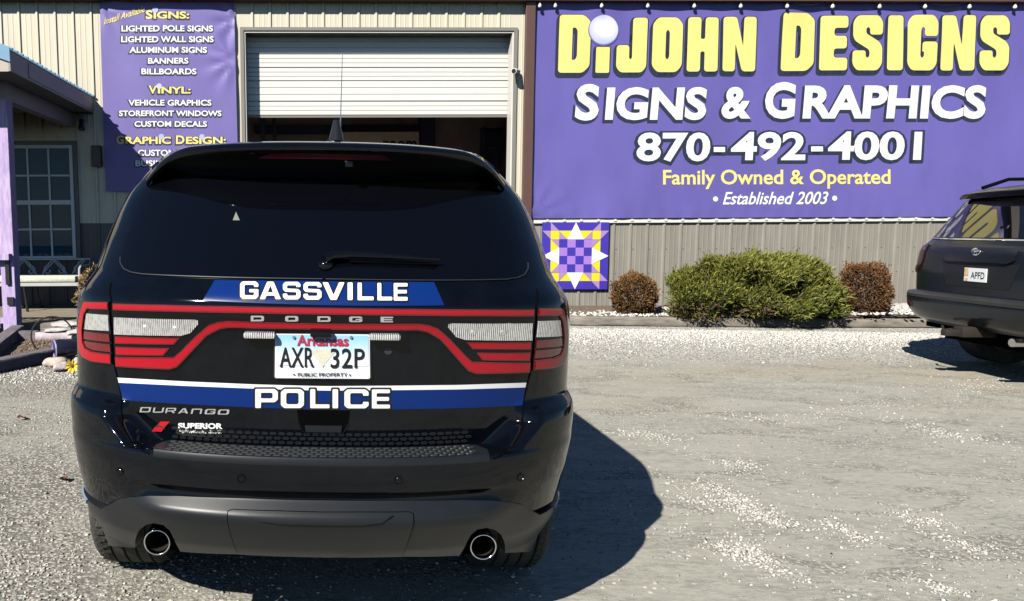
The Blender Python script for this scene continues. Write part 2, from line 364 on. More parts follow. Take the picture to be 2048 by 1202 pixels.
WIDE = {
 'G': [[(1, .68), (1, .86), (.86, 1), (.14, 1), (0, .86), (0, .14), (.14, 0), (.86, 0), (1, .14), (1, .55), (.5, .55), (.5, .37), (.77, .37), (.77, .25), (.72, .2), (.29, .2), (.24, .25), (.24, .75), (.29, .8), (.72, .8), (.77, .75), (.77, .68)]],
 'A': [[(0, 0), (.25, 0), (.31, .2), (.69, .2), (.75, 0), (1, 0), (.65, 1), (.35, 1)], [(.37, .38), (.63, .38), (.5, .78)]],
 'S': [[(1, .7), (1, .86), (.86, 1), (.14, 1), (0, .86), (0, .56), (.12, .43), (.75, .4), (.77, .37), (.77, .24), (.72, .2), (.29, .2), (.24, .24), (.24, .32), (0, .32), (0, .14), (.14, 0), (.86, 0), (1, .14), (1, .45), (.88, .58), (.25, .61), (.23, .64), (.23, .76), (.28, .8), (.72, .8), (.77, .76), (.77, .7)]],
 'V': [[(0, 1), (.36, 0), (.64, 0), (1, 1), (.75, 1), (.5, .26), (.25, 1)]],
 'I': [[(0, 0), (1, 0), (1, 1), (0, 1)]],
 'L': [[(0, 0), (1, 0), (1, .2), (.26, .2), (.26, 1), (0, 1)]],
 'E': [[(0, 0), (1, 0), (1, .2), (.26, .2), (.26, .4), (.95, .4), (.95, .6), (.26, .6), (.26, .8), (1, .8), (1, 1), (0, 1)]],
 'P': [[(0, 0), (.25, 0), (.25, .3), (.86, .3), (1, .44), (1, .86), (.86, 1), (0, 1)], [(.25, .5), (.72, .5), (.77, .55), (.77, .75), (.72, .8), (.25, .8)]],
 'O': [rr(0, 0, 1, 1, .15), rr(.23, .2, .77, .8, .06)],
 'C': [[(1, .66), (1, .86), (.86, 1), (.14, 1), (0, .86), (0, .14), (.14, 0), (.86, 0), (1, .14), (1, .34), (.77, .34), (.77, .25), (.72, .2), (.29, .2), (.24, .25), (.24, .75), (.29, .8), (.72, .8), (.77, .75), (.77, .66)]],
 'D': [[(0, 0), (.85, 0), (1, .15), (1, .85), (.85, 1), (0, 1)], rr(.2, .22, .8, .78, .05)],
 'U': [[(0, 1), (0, .15), (.15, 0), (.85, 0), (1, .15), (1, 1), (.8, 1), (.8, .22), (.2, .22), (.2, 1)]],
 'R': [[(0, 0), (.2, 0), (.2, .32), (.55, .32), (.78, 0), (1, 0), (.8, .3), (1, .45), (1, .86), (.86, 1), (0, 1)], [(.2, .52), (.75, .52), (.8, .57), (.8, .75), (.75, .8), (.2, .8)]],
 'N': [[(0, 0), (.2, 0), (.2, .78), (.8, .78), (.8, 0), (1, 0), (1, .85), (.85, 1), (0, 1)]],
}
def glyphs_px(font, items, grow=0.0, lean=0.0, r=0.06):
    """items: (letter, x0, y0, x1, y1) boxes of the photo"""
    V, Fc = [], []
    for ch, x0, y0, x1, y1 in items:
        cs = []
        for ci, c in enumerate(font[ch]):
            q = [(x0 + a * (x1 - x0) + lean * b * (y1 - y0), y1 - b * (y1 - y0)) for a, b in c]
            cs.append(rounded(outset(q, grow if ci == 0 else -grow), r * (y1 - y0) + grow * .5))
        v, f = poly_raw(cs)                       # each letter filled by itself
        k = sum(len(a) for a in V); V.append(v); Fc += [tuple(i + k for i in t) for t in f]
    return np.concatenate(V), Fc
def shift(vf, dx, dy): return vf[0] + np.array([dx, dy]), vf[1]
def join2(*parts):
    V, Fc, k = [], [], 0
    for v, f in parts: V.append(v); Fc += [tuple(i + k for i in t) for t in f]; k += len(v)
    return np.concatenate(V), Fc
def gridcut(v, f, sx, sy):
    """cuts a flat shape along a grid so that it can follow a curved surface"""
    bm = bmesh.new(); vs = [bm.verts.new((a, b, 0)) for a, b in v]
    for t in f:
        try: bm.faces.new([vs[i] for i in t])
        except ValueError: pass
    for ax, st in ((0, sx), (1, sy)):
        if not st: continue
        lo, hi = v[:, ax].min(), v[:, ax].max(); k = math.ceil(lo / st + 1e-6)
        while k * st < hi - 1e-6:
            co = [0, 0, 0]; co[ax] = k * st; no = [0, 0, 0]; no[ax] = 1
            bmesh.ops.bisect_plane(bm, geom=bm.verts[:] + bm.edges[:] + bm.faces[:], plane_co=co, plane_no=no, dist=1e-7); k += 1
    bmesh.ops.remove_doubles(bm, verts=bm.verts[:], dist=1e-7)
    bm.verts.index_update()
    V = np.array([q.co[:2] for q in bm.verts]); Fc = [[q.index for q in t.verts] for t in bm.faces]
    B = [(e.verts[0].index, e.verts[1].index) for e in bm.edges if len(e.link_faces) == 1]
    bm.free(); return V, Fc, B
# ------------------------------------------------------------------ ground
def ground_mat():
    m = bpy.data.materials.new('gravel_lot'); m.use_nodes = True; t = m.node_tree; b = t.nodes['Principled BSDF']
    N = lambda k: t.nodes.new(k); L = t.links.new
    geo = N('ShaderNodeNewGeometry'); P = geo.outputs['Position']
    def noise(scale, detail=6, rough=.6, st=(1, 1, 1), rz=0, dist=0.0):
        mp = N('ShaderNodeMapping'); mp.inputs['Scale'].default_value = st; mp.inputs['Rotation'].default_value = (0, 0, rz); L(P, mp.inputs[0])
        n = N('ShaderNodeTexNoise'); n.inputs['Scale'].default_value = scale; n.inputs['Detail'].default_value = detail
        n.inputs['Roughness'].default_value = rough; n.inputs['Distortion'].default_value = dist; L(mp.outputs[0], n.inputs['Vector']); return n.outputs['Fac']
    def rng_(x, a, b_, c=0., d=1.):
        r = N('ShaderNodeMapRange'); r.interpolation_type = 'SMOOTHSTEP'
        for i, q in enumerate((a, b_, c, d)): r.inputs[i + 1].default_value = q
        L(x, r.inputs[0]); return r.outputs[0]
    def mix(f, a, c):
        x = N('ShaderNodeMix'); x.data_type = 'RGBA'
        for s, q in ((0, f), (6, a), (7, c)):
            if hasattr(q, 'default_value') or hasattr(q, 'is_linked'): L(q, x.inputs[s])
            else: x.inputs[s].default_value = (*q, 1) if isinstance(q, tuple) else q
        return x.outputs[2]
    def mth(op, a, c):
        x = N('ShaderNodeMath'); x.operation = op
        for i, q in enumerate((a, c)):
            if hasattr(q, 'is_linked'): L(q, x.inputs[i])
            else: x.inputs[i].default_value = q
        return x.outputs[0]
    sep = N('ShaderNodeSeparateXYZ'); L(P, sep.inputs[0]); X, Y = sep.outputs[0], sep.outputs[1]
    # wheel packed fines, drawn out along the lane
    streak = noise(1.1, 8, .62, (1.0, 3.2, 1), rad(-14), .6)
    base = mix(rng_(streak, .35, .66), (0.245, 0.238, 0.205), (0.375, 0.364, 0.315))
    fine = noise(16, 8, .75, (1, 2.5, 1), rad(-12))
    base = mix(rng_(fine, .38, .62), base, (0.41, 0.397, 0.345))
    blot = noise(.55, 5, .6, (1, 1.6, 1), rad(-20))
    tan = mth('MULTIPLY', rng_(blot, .46, .62), rng_(Y, 5.2, 7.5))
    base = mix(mth('MULTIPLY', tan, .35), base, (0.38, 0.31, 0.225))
    # stones: two sizes of cells, each its own shade
    def cells(scale):
        v = N('ShaderNodeTexVoronoi'); v.inputs['Scale'].default_value = scale; L(P, v.inputs['Vector']); return v
    v1 = cells(58); v2 = cells(120)
    bw = N('ShaderNodeRGBToBW'); L(v1.outputs['Color'], bw.inputs[0])
    stone = mix(rng_(bw.outputs[0], .2, .8), (0.18, 0.172, 0.15), (0.62, 0.59, 0.51))
    edge = rng_(v1.outputs['Distance'], .25, .75)
    stone = mix(edge, stone, (0.13, 0.12, 0.11))
    left = rng_(X, .9, -1.2)
    patch = rng_(noise(1.3, 6, .6, (1, 2, 1), rad(-22), .8), .52, .62)
    bed = mth('MULTIPLY', rng_(mth('ADD', Y, mth('MULTIPLY', noise(1.5), 1.6)), 9.0, 9.7), rng_(X, -.5, 1.2))
    msk = mth('MAXIMUM', mth('MAXIMUM', mth('MULTIPLY', patch, .55), bed), mth('MULTIPLY', left, mth('ADD', .25, mth('MULTIPLY', rng_(noise(.9), .4, .6), .6))))
    col = mix(msk, base, stone)
    wht = mix(rng_(bw.outputs[0], .15, .6), (0.40, 0.38, 0.34), (0.74, 0.72, 0.66))
    wht = mix(rng_(v1.outputs['Distance'], .35, .8), wht, (0.16, 0.15, 0.13))
    col = mix(mth('MULTIPLY', bed, .9), col, wht)
    # scattered pale chips
    v3 = cells(26); bw3 = N('ShaderNodeRGBToBW'); L(v3.outputs['Color'], bw3.inputs[0])
    chips = mth('MULTIPLY', mth('LESS_THAN', v3.outputs['Distance'], .23), mth('GREATER_THAN', bw3.outputs[0], .62))
    col = mix(mth('MULTIPLY', chips, rng_(noise(2.2, 5, .6, (1, 2.2, 1), rad(-20)), .5, .6)), col, (0.66, 0.63, 0.57))
    L(col, b.inputs['Base Color']); b.inputs['Roughness'].default_value = .92; b.inputs['Specular IOR Level'].default_value = .2
    h = mth('ADD', mth('MULTIPLY', mth('SUBTRACT', 1, v1.outputs['Distance']), mth('ADD', .12, msk)), mth('MULTIPLY', fine, .7))
    h = mth('ADD', h, mth('MULTIPLY', mth('SUBTRACT', 1, v2.outputs['Distance']), .25))
    bp = N('ShaderNodeBump'); bp.inputs['Strength'].default_value = .55; bp.inputs['Distance'].default_value = .012
    L(h, bp.inputs['Height']); L(bp.outputs[0], b.inputs['Normal'])
    return m
gx = np.concatenate([[-160, -80, -40, -20], np.arange(-12, 12.1, .75), [20, 40, 80, 160]])
gy = np.concatenate([[-160, -80, -40, -20, -12], np.arange(-6, 14.1, .5), [20, 30, 40, 60, 160]])
g = MB(); g.v = [(x, y, float(ground_z(x, y))) for y in gy for x in gx]; n = len(gx)
g.f = [(j * n + i, j * n + i + 1, (j + 1) * n + i + 1, (j + 1) * n + i) for j in range(len(gy) - 1) for i in range(n - 1)]
obj('ground', g, ground_mat(), smooth=True, angle=None, kind='structure')

# loose stones: pale heaps, coarse gravel on the left, the white strip before the timbers
def stones(name, pts, sizes, cols):
    """many small eight-sided chips in one object"""
    n = len(pts); o8 = np.array([(1, 0, 0), (-1, 0, 0), (0, 1, 0), (0, -1, 0), (0, 0, 1), (0, 0, -1)], float)
    f8 = np.array([(0, 2, 4), (2, 1, 4), (1, 3, 4), (3, 0, 4), (2, 0, 5), (1, 2, 5), (3, 1, 5), (0, 3, 5)])
    sc3 = np.stack([sizes * rng.uniform(.7, 1.3, n), sizes * rng.uniform(.5, 1.0, n), sizes * rng.uniform(.35, .7, n)], -1)
    V = o8[None] * sc3[:, None, :] * rng.uniform(.7, 1.25, (n, 6, 1))
    V += rng.normal(0, .16, V.shape) * sizes[:, None, None]
    a = rng.uniform(0, 6.28, n); b = rng.normal(0, .35, n)
    x, y, z = V[..., 0], V[..., 1], V[..., 2]
    z2 = z * np.cos(b)[:, None] + x * np.sin(b)[:, None]; x2 = x * np.cos(b)[:, None] - z * np.sin(b)[:, None]
    V = np.stack([x2 * np.cos(a)[:, None] - y * np.sin(a)[:, None], x2 * np.sin(a)[:, None] + y * np.cos(a)[:, None], z2], -1)
    V += pts[:, None, :]
    mb = MB(); me = bpy.data.meshes.new(name)
    Fc = (f8[None] + (np.arange(n) * 6)[:, None, None]).reshape(-1, 3)
    me.vertices.add(n * 6); me.vertices.foreach_set('co', V.reshape(-1))
    me.loops.add(len(Fc) * 3); me.loops.foreach_set('vertex_index', Fc.reshape(-1).astype(np.int32))
    me.polygons.add(len(Fc)); me.polygons.foreach_set('loop_start', np.arange(0, len(Fc) * 3, 3, dtype=np.int32))
    me.update(calc_edges=True); me.validate()
    at_ = me.color_attributes.new('tint', 'FLOAT_COLOR', 'POINT')
    c4 = np.ones((n, 6, 4), np.float32); c4[..., :3] = cols[:, None, :]; at_.data.foreach_set('color', c4.reshape(-1))
    me.materials.append(M['stone'])
    o = bpy.data.objects.new(name, me); COL.objects.link(o); o['kind'] = 'stuff'
    return o
def shades(n, lo, hi, warm=(1, .95, .85)):
    k = rng.uniform(lo, hi, n) ; return k[:, None] * np.array(warm)[None] * rng.uniform(.95, 1.05, (n, 3))
def onground(x, y, lift): return np.stack([x, y, ground_z(x, y) + lift], -1)
P_, S_, C_ = [], [], []
def heap(x, y, s, lo, hi, warm=(1, .95, .85)):
    P_.append(onground(x, y, s * .15)); S_.append(s); C_.append(shades(len(x), lo, hi, warm))
n = 26000                                                       # coarse gravel, left and front
y = 2.2 + 6.5 * rng.random(n) ** 1.5; x = np.where(rng.random(n) < .65, rng.uniform(-4.6, -.6, n), rng.uniform(-2, .9, n))
cl = np.sin(x * 2.1 + 1) * np.sin(y * 1.7) + .6 * np.sin(x * 4.7 + y * 3.1); k = cl > rng.uniform(-1.4, .9, n)
heap(x[k], y[k], rng.uniform(.004, .012, k.sum()), .24, .64)
n = 24000                                                       # the white strip before the timbers
x = rng.uniform(.6, 9.5, n); y = 10.55 - np.abs(rng.normal(0, .62, n)); heap(x, y, rng.uniform(.008, .02, n), .42, .78, (1, .97, .90))
n = 4000; x = rng.uniform(-5.2, -1.5, n); y = 7.2 + rng.normal(0, .25, n) - .1 * x * 0; heap(x, y, rng.uniform(.007, .016, n), .4, .75, (1, .96, .88))
for (px, py, rx, ry, n, tw) in ((1470, 1000, 75, 17, 900, 26), (1520, 1035, 70, 12, 500, 16), (1500, 1112, 75, 20, 900, 30), (1300, 872, 70, 10, 380, 5),
                                (1880, 862, 110, 10, 520, 24), (1690, 1062, 60, 12, 260, 15), (1480, 932, 60, 12, 300, 12), (1930, 1090, 80, 12, 240, 20), (1390, 1000, 60, 8, 200, 5),
                                (1850, 1040, 70, 10, 240, 15), (1880, 1175, 60, 12, 200, 15), (1560, 835, 140, 10, 260, 4), (1700, 820, 150, 12, 360, -6), (1290, 705, 170, 22, 800, 0), (1950, 770, 110, 14, 400, 0)):
    q = np.clip(rng.standard_t(2.6, (n, 2)) * .5, -3.2, 3.2); q[:, 1] += .35 * np.sin(q[:, 0] * 3 + px)
    c = np.array([(gpt(px + a * rx, min(py + b * ry + a * tw, 1330))[:2]) for a, b in q])
    heap(c[:, 0], c[:, 1], .003 + .011 * rng.random(n) ** 1.8, .34, .66, (1, .96, .88))
n = 90000; x = rng.uniform(.2, 8, n); y = 2.5 + 6.6 * rng.random(n) ** 1.2
cl = np.sin(x * 1.3 + y * 2.6 + 2) + .7 * np.sin(x * 3.1 - y * 4.3) + .5 * np.sin(x * 6.7 + y * 1.9); k = cl > rng.uniform(-1.5, 2.4, n)
heap(x[k], y[k], .002 + .008 * rng.random(k.sum()) ** 2.4, .16, .52, (1, .965, .89))
stones('gravel', np.concatenate(P_), np.concatenate(S_), np.concatenate(C_))

# ------------------------------------------------------------------ the building
EAVE = float(wall(700, 6)[1]); RAIL = float(wall(1250, 440)[1]); BASE = 0.10
uL, uR = -9.0, 15.0
d0, zt = wall(484, 62)[0], float(wall(760, 62)[1]); d1 = wall(1031, 62)[0]        # door opening on the face of the wall
d0, d1 = float(d0), float(d1)
bld = thing('metal_building', 'long cream and taupe metal clad shop building with a half open white garage door', 'building', MW @ at(0.9, 0, BASE))
RIB = 34.3 / F * 12.0
def ribbed(mb, u0, u1, v0, v1, y=0.0, h=.022, minor=True):
    """steel sheet with standing ribs, front face towards -y"""
    us = []; k = math.ceil((u0 - .08) / RIB)
    us.append((u0, 0))
    while k * RIB + .03 < u1 - .001:
        c = k * RIB
        for du, dh in ((-.030, 0), (-.014, h), (.014, h), (.030, 0)):
            if u0 < c + du < u1: us.append((c + du, dh))
        if minor:
            for m in (.36, .64):
                for du, dh in ((-.012, 0), (0, .004), (.012, 0)):
                    if u0 < c + m * RIB + du < u1: us.append((c + m * RIB + du, dh))
        k += 1
    us.append((u1, 0)); a = len(mb.v)
    for u, q in us: mb.v += [(u, y - q, v0), (u, y - q, v1)]
    mb.f += [(a + 2 * i, a + 2 * i + 2, a + 2 * i + 3, a + 2 * i + 1) for i in range(len(us) - 1)]
up = MB(); ribbed(up, uL, d0 - .03, RAIL, EAVE); ribbed(up, d1 + .03, uR, RAIL, EAVE); ribbed(up, d0 - .03, d1 + .03, zt + .05, EAVE)
obj('upper_siding', up, 'cream', bld, frame=MW)
lo = MB(); ribbed(lo, d1 + .03, uR, BASE, RAIL, y=.012); ribbed(lo, -3.2, d0 - .03, BASE, RAIL, y=.012)
obj('lower_siding', lo, 'taupe', bld, frame=MW)
lo = MB(); ribbed(lo, uL, -3.2, BASE, RAIL, y=.012); obj('lower_siding', lo, 'porchdark', bld, frame=MW)  # same siding as beside it, porch shade put into the colour
fx = MB()
for k in range(-8, 60):
    for q in (.62, 1.02, 1.45):
        u = k * RIB + .045
        if uL < u < d0 - .1 or u > d1 + .1: fx.box(u - .006, u + .006, .0, .0115, BASE + q - .006, BASE + q + .006) if BASE + q < RAIL - .06 else None
    for z in (2.75, 3.9, 4.75):
        u = k * RIB + .045
        if uL < u < d0 - .1: fx.box(u - .006, u + .006, -.006, -.0005, z - .006, z + .006)
fo = obj('siding_screws', fx, 'frame', bld, frame=MW); fo['kind'] = 'stuff'
rl = MB()
for a, b in ((d1 + .15, uR), (-3.2, d0 - .13)): rl.box(a, b, -.032, .0, RAIL - .045, RAIL + .008)
for k in range(int((uR - d1) / RIB)):
    c = (math.ceil(d1 / RIB) + 1 + k) * RIB; rl.box(c - .02, c + .02, -.045, -.033, RAIL - .02, RAIL + .016)
obj('rail_trim', rl, 'offwhite', bld, frame=MW)
gt = MB(); gt.box(uL, uR, -.17, .02, EAVE, EAVE + .16); gt.box(uL, uR, -.16, .3, EAVE + .162, EAVE + .2); obj('gutter', gt, 'brown', bld, frame=MW)
rf = MB(); rf.add([(uL, -.16, EAVE + .2), (uR, -.16, EAVE + .2), (uR, 9, EAVE + 1.7), (uL, 9, EAVE + 1.7)], [(0, 1, 2, 3)]); obj('roof', rf, 'brown', bld, frame=MW)
bx = MB(); bx.box(uL, uR, 8.8, 9.0, 0, EAVE + 1.5); bx.box(uL, uL + .05, .05, 8.7, 0, EAVE); bx.box(uR - .05, uR, .05, 8.7, 0, EAVE); obj('rear_wall', bx, 'cream', bld, frame=MW)
ds = MB(); u = float(wall(1054, 230)[0])
ds.box(u - .075, u + .075, -.11, -.03, float(BASE), EAVE - .002, .008); obj('downspout', ds, 'brown', bld, frame=MW)
# garage door
DW = .25
fr = MB()
fr.box(d0 - .03, d0 + .025, -.03, DW, BASE, zt + .05); fr.box(d1 - .025, d1 + .03, -.03, DW, BASE, zt + .05); fr.box(d0 + .025, d1 - .025, -.03, DW, zt - .0, zt + .05)
obj('door_frame', fr, 'frame', bld, frame=MW)
jb = MB(); jb.box(d0 + .026, d0 + .05, -.01, DW - .03, BASE, zt - .002); jb.box(d1 - .05, d1 - .026, -.01, DW - .03, BASE, zt - .002); jb.box(d0 + .051, d1 - .051, -.01, DW - .03, zt - .03, zt - .001)
obj('door_jamb', jb, 'offwhite', bld, frame=MW)
zb = float(wall(760, 230.5, DW)[1])
seams = [zb] + [float(wall(760, q, DW)[1]) for q in (203, 162, 135.5, 108.5)] + [zt]
gd = MB()
for a, b in zip(seams[:-1], seams[1:]):
    h = b - a; pr = [(0, .0), (.03, -.012), (.30, -.012), (.33, -.004), (.36, -.012), (.63, -.012), (.66, -.004), (.69, -.012), (.97, -.012), (1, .0)]
    k = len(gd.v)
    for t, q in pr:
        z = a + .004 + t * (h - .008); gd.v += [(d0 + .03, DW + q, z), (d1 - .03, DW + q, z)]
    gd.f += [(k + 2 * i, k + 2 * i + 1, k + 2 * i + 3, k + 2 * i + 2) for i in range(len(pr) - 1)]
gd.box(d0 + .03, d1 - .03, DW + .004, DW + .045, zb, zt - .032)
gdo = obj('garage_door', gd, 'door', bld, frame=MW)
sl_ = MB(); sl_.box(d0 + .03, d1 - .03, DW - .006, DW + .0035, zb - .035, zb - .001); obj('bottom_seal', sl_, 'frame', bld, parent=gdo, frame=MW)
# inside the shop
it = MB(); it.add([(d0 - 1.2, DW + .05, .06), (d1 + 1.6, DW + .05, .06), (d1 + 1.6, 6, .06), (d0 - 1.2, 6, .06)], [(0, 1, 2, 3)])
it.add([(d0 - 1.2, 6, .06), (d1 + 1.6, 6, .06), (d1 + 1.6, 6, 4.9), (d0 - 1.2, 6, 4.9)], [(0, 1, 2, 3)])
it.add([(d0 - 1.2, DW + .05, 4.9), (d1 + 1.6, DW + .05, 4.9), (d1 + 1.6, 6, 4.9), (d0 - 1.2, 6, 4.9)], [(0, 1, 2, 3)])
for u in (d0 - 1.2, d1 + 1.6): it.add([(u, .05, .06), (u, 6, .06), (u, 6, 4.9), (u, .05, 4.9)], [(0, 1, 2, 3)])
for a, b in ((d0 - 1.2, d0 - .03), (d1 + .03, d1 + 1.6)): it.add([(a, .06, .06), (b, .06, .06), (b, .06, 4.9), (a, .06, 4.9)], [(0, 1, 2, 3)])
obj('interior_lining', it, 'dark', bld, frame=MW)
ip = MB()
def interior(nm):
    global ip
    obj(nm, ip, 'dark2', bld, frame=MW); ip = MB()
u, v = wall(855, 260, 5.6); ip.box(u - .17, u + .17, 5.5, 5.9, .06, 4.9); interior('interior_post')
u0, v0 = wall(510, 268, 5.8); u1, v1 = wall(845, 258, 5.8); ip.box(u0, u1, 5.85, 5.95, v0, v0 + .22); interior('interior_beam')
u0, v0 = wall(520, 250, 1.8); u1, _ = wall(530, 250, 1.8); ip.box(u0, u1, 1.8, 1.9, .06, 4.8); interior('door_track')
u0, v0 = wall(545, 250, 2.4); u1, _ = wall(552, 250, 2.4); ip.box(u0, u1, 2.4, 2.5, .06, 4.8); interior('interior_post')
# window under the porch
WI = -.03
def wp(px, py, y=WI): a, b = wall(px, py, y); return float(a), float(b)
wx1, wzt = wp(144, 297); _, wzb = wp(100, 512); mx = [wp(59, 400)[0], wp(101, 400)[0]]; cell = mx[1] - mx[0]
wx1 = mx[1] + cell; wx0 = mx[0] - cell
win = MB()
for a, b in ((wx0 - .05, wx0), (wx1, wx1 + .05)): win.box(a, b, -.068, -.026, wzb - .05, wzt + .05)
win.box(wx0, wx1, -.068, -.026, wzt, wzt + .05); win.box(wx0, wx1, -.068, -.026, wzb - .05, wzb)
mid = wp(100, 405)[1]
wo = obj('window', win, 'winframe', bld, frame=MW)
mt = MB(); mt.box(wx0, wx1, -.060, -.027, mid - .035, mid + .035)
for u in mx:
    mt.box(u - .014, u + .014, -.052, -.027, wzb, mid - .036); mt.box(u - .014, u + .014, -.052, -.027, mid + .036, wzt)
for z in ((mid + wzt) / 2, (mid + wzb) / 2):
    xs = [wx0] + mx + [wx1]
    for a, b in zip(xs[:-1], xs[1:]): mt.box(a + .0145, b - .0145, -.051, -.028, z - .014, z + .014)
obj('muntins', mt, 'winframe', bld, parent=wo, frame=MW)
pn = MB(); pn.box(wx0, wx1, -.0295, -.0255, wzb, wzt); obj('pane', pn, 'winglass', bld, parent=wo, frame=MW)
sd = MB()
for a, b in ((wx0 - .14, wx0 - .052), (wx1 + .052, wx1 + .12)): sd.box(a, b, -.050, -.002, wzb - .12, wzt + .12)
sd.box(wx0 - .052, wx1 + .052, -.050, -.002, wzt + .052, wzt + .12); obj('surround', sd, 'porchdark', bld, parent=wo, frame=MW)

# things in the shop
u0, v0 = wall(678, 264, 5.2); u1, v1 = wall(838, 262, 5.2); ib = MB(); ib.box(u0, u1, 5.2, 5.24, v0 - .9, v0)
sb = thing('sign_board', 'long tan board with dark lettering inside the open garage', 'sign', MW @ at((u0 + u1) / 2, 5.2, v0 - .9))
obj('board', ib, 'inboard', sb, frame=MW)
bt = text_px('room', (766, 281, 834, 303), .03); a, b = wall(bt[0][:, 0], bt[0][:, 1], 5.19)
tb = MB().add(np.stack([a, a * 0 + 5.195, b], -1), bt[1]); obj('lettering', tb, 'black', sb, frame=MW)
u0, v0 = wall(972, 262, 4.6); u1, v1 = wall(1004, 300, 4.6); sh = MB()
for k in range(7):
    z = v0 - k * .055; sh.box(u0, u1, 4.6, 4.9, z - .035, z)
sh.box(u0 - .05, u0 - .01, 4.58, 4.95, .06, v0 + .1); sh.box(u1 + .01, u1 + .05, 4.58, 4.95, .06, v0 + .1); sh.box(u0 - .01, u1 + .01, 4.9, 4.95, .06, v0 + .1)
solo('storage_rack', sh, 'dark2', 'dark rack of stacked sheets at the right inside the garage', 'rack', (float(u0 + u1) / 2, 4.6, .06))
bpy.data.objects['storage_rack'].matrix_world = MW @ at(float(u0 + u1) / 2, 4.6, .06)

# ------------------------------------------------------------------ banners
def wall_sheet(name, c4, fy, m, root, step=.09):
    """cloth between four corner points of the wall face, TL TR BR BL"""
    c = [np.array(wall(*p)) for p in c4]; nu = int(np.linalg.norm(c[1] - c[0]) / step); nv = int(np.linalg.norm(c[3] - c[0]) / step)
    mb = MB(); mb.smooth = True
    for j in range(nv + 1):
        for i in range(nu + 1):
            a, b = i / nu, j / nv
            q = (c[0] * (1 - a) + c[1] * a) * (1 - b) + (c[3] * (1 - a) + c[2] * a) * b
            mb.v.append((q[0], fy(q[0], q[1]), q[1]))
    mb.f = [(j * (nu + 1) + i, (j + 1) * (nu + 1) + i, (j + 1) * (nu + 1) + i + 1, j * (nu + 1) + i + 1) for j in range(nv) for i in range(nu)]
    return obj(name, mb, m, root, frame=MW, angle=None)
def print_on(name, vf, fy, m, root, lift, parent=None, cut=14):
    v, f, _ = gridcut(vf[0], vf[1], cut, cut)
    a, b = wall(v[:, 0], v[:, 1], -.05); y = fy(a, b) - lift
    return obj(name, MB().add(np.stack([a, y, b], -1), f), m, root, parent=parent, frame=MW)
BL_ = np.array(wall(1057, 436)); TL2 = np.array(wall(469, 16)); 
def fy_big(u, v):
    u, v = np.asarray(u), np.asarray(v)
    q = -.056 + .008 * np.sin(u * 2.3 + v * .8) * np.sin(v * 1.9 + .5) + .006 * np.sin(u * 5.1 - v * 2.2) * np.sin(v * 1.3 + u * .6) + .003 * np.sin(u * 9.7 + v * 3.1 + np.sin(v * 4)) * np.sin(u * 1.1)
    r = np.hypot(u - BL_[0], v - BL_[1]); th = np.arctan2(v - BL_[1], u - BL_[0] + 1e-6)
    q = q - .022 * np.exp(-(r / .42) ** 2) * np.sin(th * 13) * np.clip(r / .12, 0, 1)
    r2 = np.hypot(u - 11.15, v - 5.05); q = q - .006 * np.exp(-(r2 / .35) ** 2) * np.sin(np.arctan2(v - 5.05, u - 11.15) * 11) * np.clip(r2 / .2, 0, 1)
    tp_ = float(wall(1500, 10)[1]); return q - .004 * np.sin(u * 22.4) * np.exp(-((v - BL_[1]) / .14) ** 2) - .008 * np.cos((u - float(wall(1111, 8)[0])) * 2 * math.pi / .748) * np.exp(-((v - tp_) / .30) ** 2)
bb = thing('shop_banner', 'huge purple banner with yellow block lettering and a phone number', 'banner', MW @ at(7.4, -.05, RAIL))
wall_sheet('cloth', ((1066, 2), (2052, 2), (2043, 433), (1057, 437)), fy_big, 'purple', bb, .06)
BIG = [('D', 1115, 30, 1178, 146), ('J', 1231.5, 36, 1291, 145), ('O', 1302, 35, 1362, 144.5), ('H', 1372, 35, 1433, 143.5), ('N', 1443, 34, 1509, 143),
       ('D', 1561, 26, 1626, 142), ('E', 1637, 32, 1692, 141), ('S', 1702, 31, 1762, 141), ('I', 1772, 31, 1803, 141), ('G', 1811.5, 30.5, 1872, 141), ('N', 1880, 31, 1947, 141), ('S', 1956.5, 31, 2015, 141),
       ('I', 1190.5, 94, 1218, 145.6)]
big = glyphs_px(BLOCK, BIG, 0, .035); bigo = glyphs_px(BLOCK, BIG, 3.2, .035)
print_on('lettering_shadow', join2(shift(bigo, -1, 2), shift(bigo, -2.2, 4.5), shift(bigo, -3.2, 7)), fy_big, 'shade', bb, .004)
print_on('lettering', big, fy_big, 'yellow', bb, .008)
L2 = [('S', (1149, 168, 1198, 241.5)), ('IGNS', (1209, 174.5, 1412, 240.5)), ('&', (1441.5, 174, 1500, 238)), ('G', (1529, 164, 1591, 238)), ('RAPHICS', (1604, 170.5, 1971, 238))]
for nm, g_, dx, dy, mm, lf in (('lettering_shadow', 2.6, -2.5, 4, 'shade', .004), ('lettering', 0, 0, 0, 'wprint', .008)):
    print_on(nm, shift(join2(*[text_px(s, b, .038, g_, .08) for s, b in L2]), dx, dy), fy_big, mm, bb, lf)
PH = [('870', (1272, 265, 1420, 323.5)), ('492', (1461.5, 264, 1609.5, 322)), ('4001', (1654, 263, 1843.5, 320.5))]
def phone(g):
    r_ = lambda x0, y0, x1, y1: (np.array([(x0 - g, y0 - g), (x1 + g, y0 - g), (x1 + g, y1 + g), (x0 - g, y1 + g)], float), [(0, 1, 2, 3)])
    return join2(*[text_px(s, b, .028, g, .04) for s, b in PH], r_(1427, 294, 1450, 304), r_(1621, 293, 1644, 303))
print_on('phone_number_shadow', join2(shift(phone(4.5), -.5, 1), shift(phone(4.0), -2, 3)), fy_big, 'shade', bb, .004)
print_on('phone_number', phone(0), fy_big, 'wprint', bb, .008)
print_on('slogan', text_px('Family Owned & Operated', (1325, 339, 1780, 378), .018, tilt=-.003), fy_big, 'yellow', bb, .006)
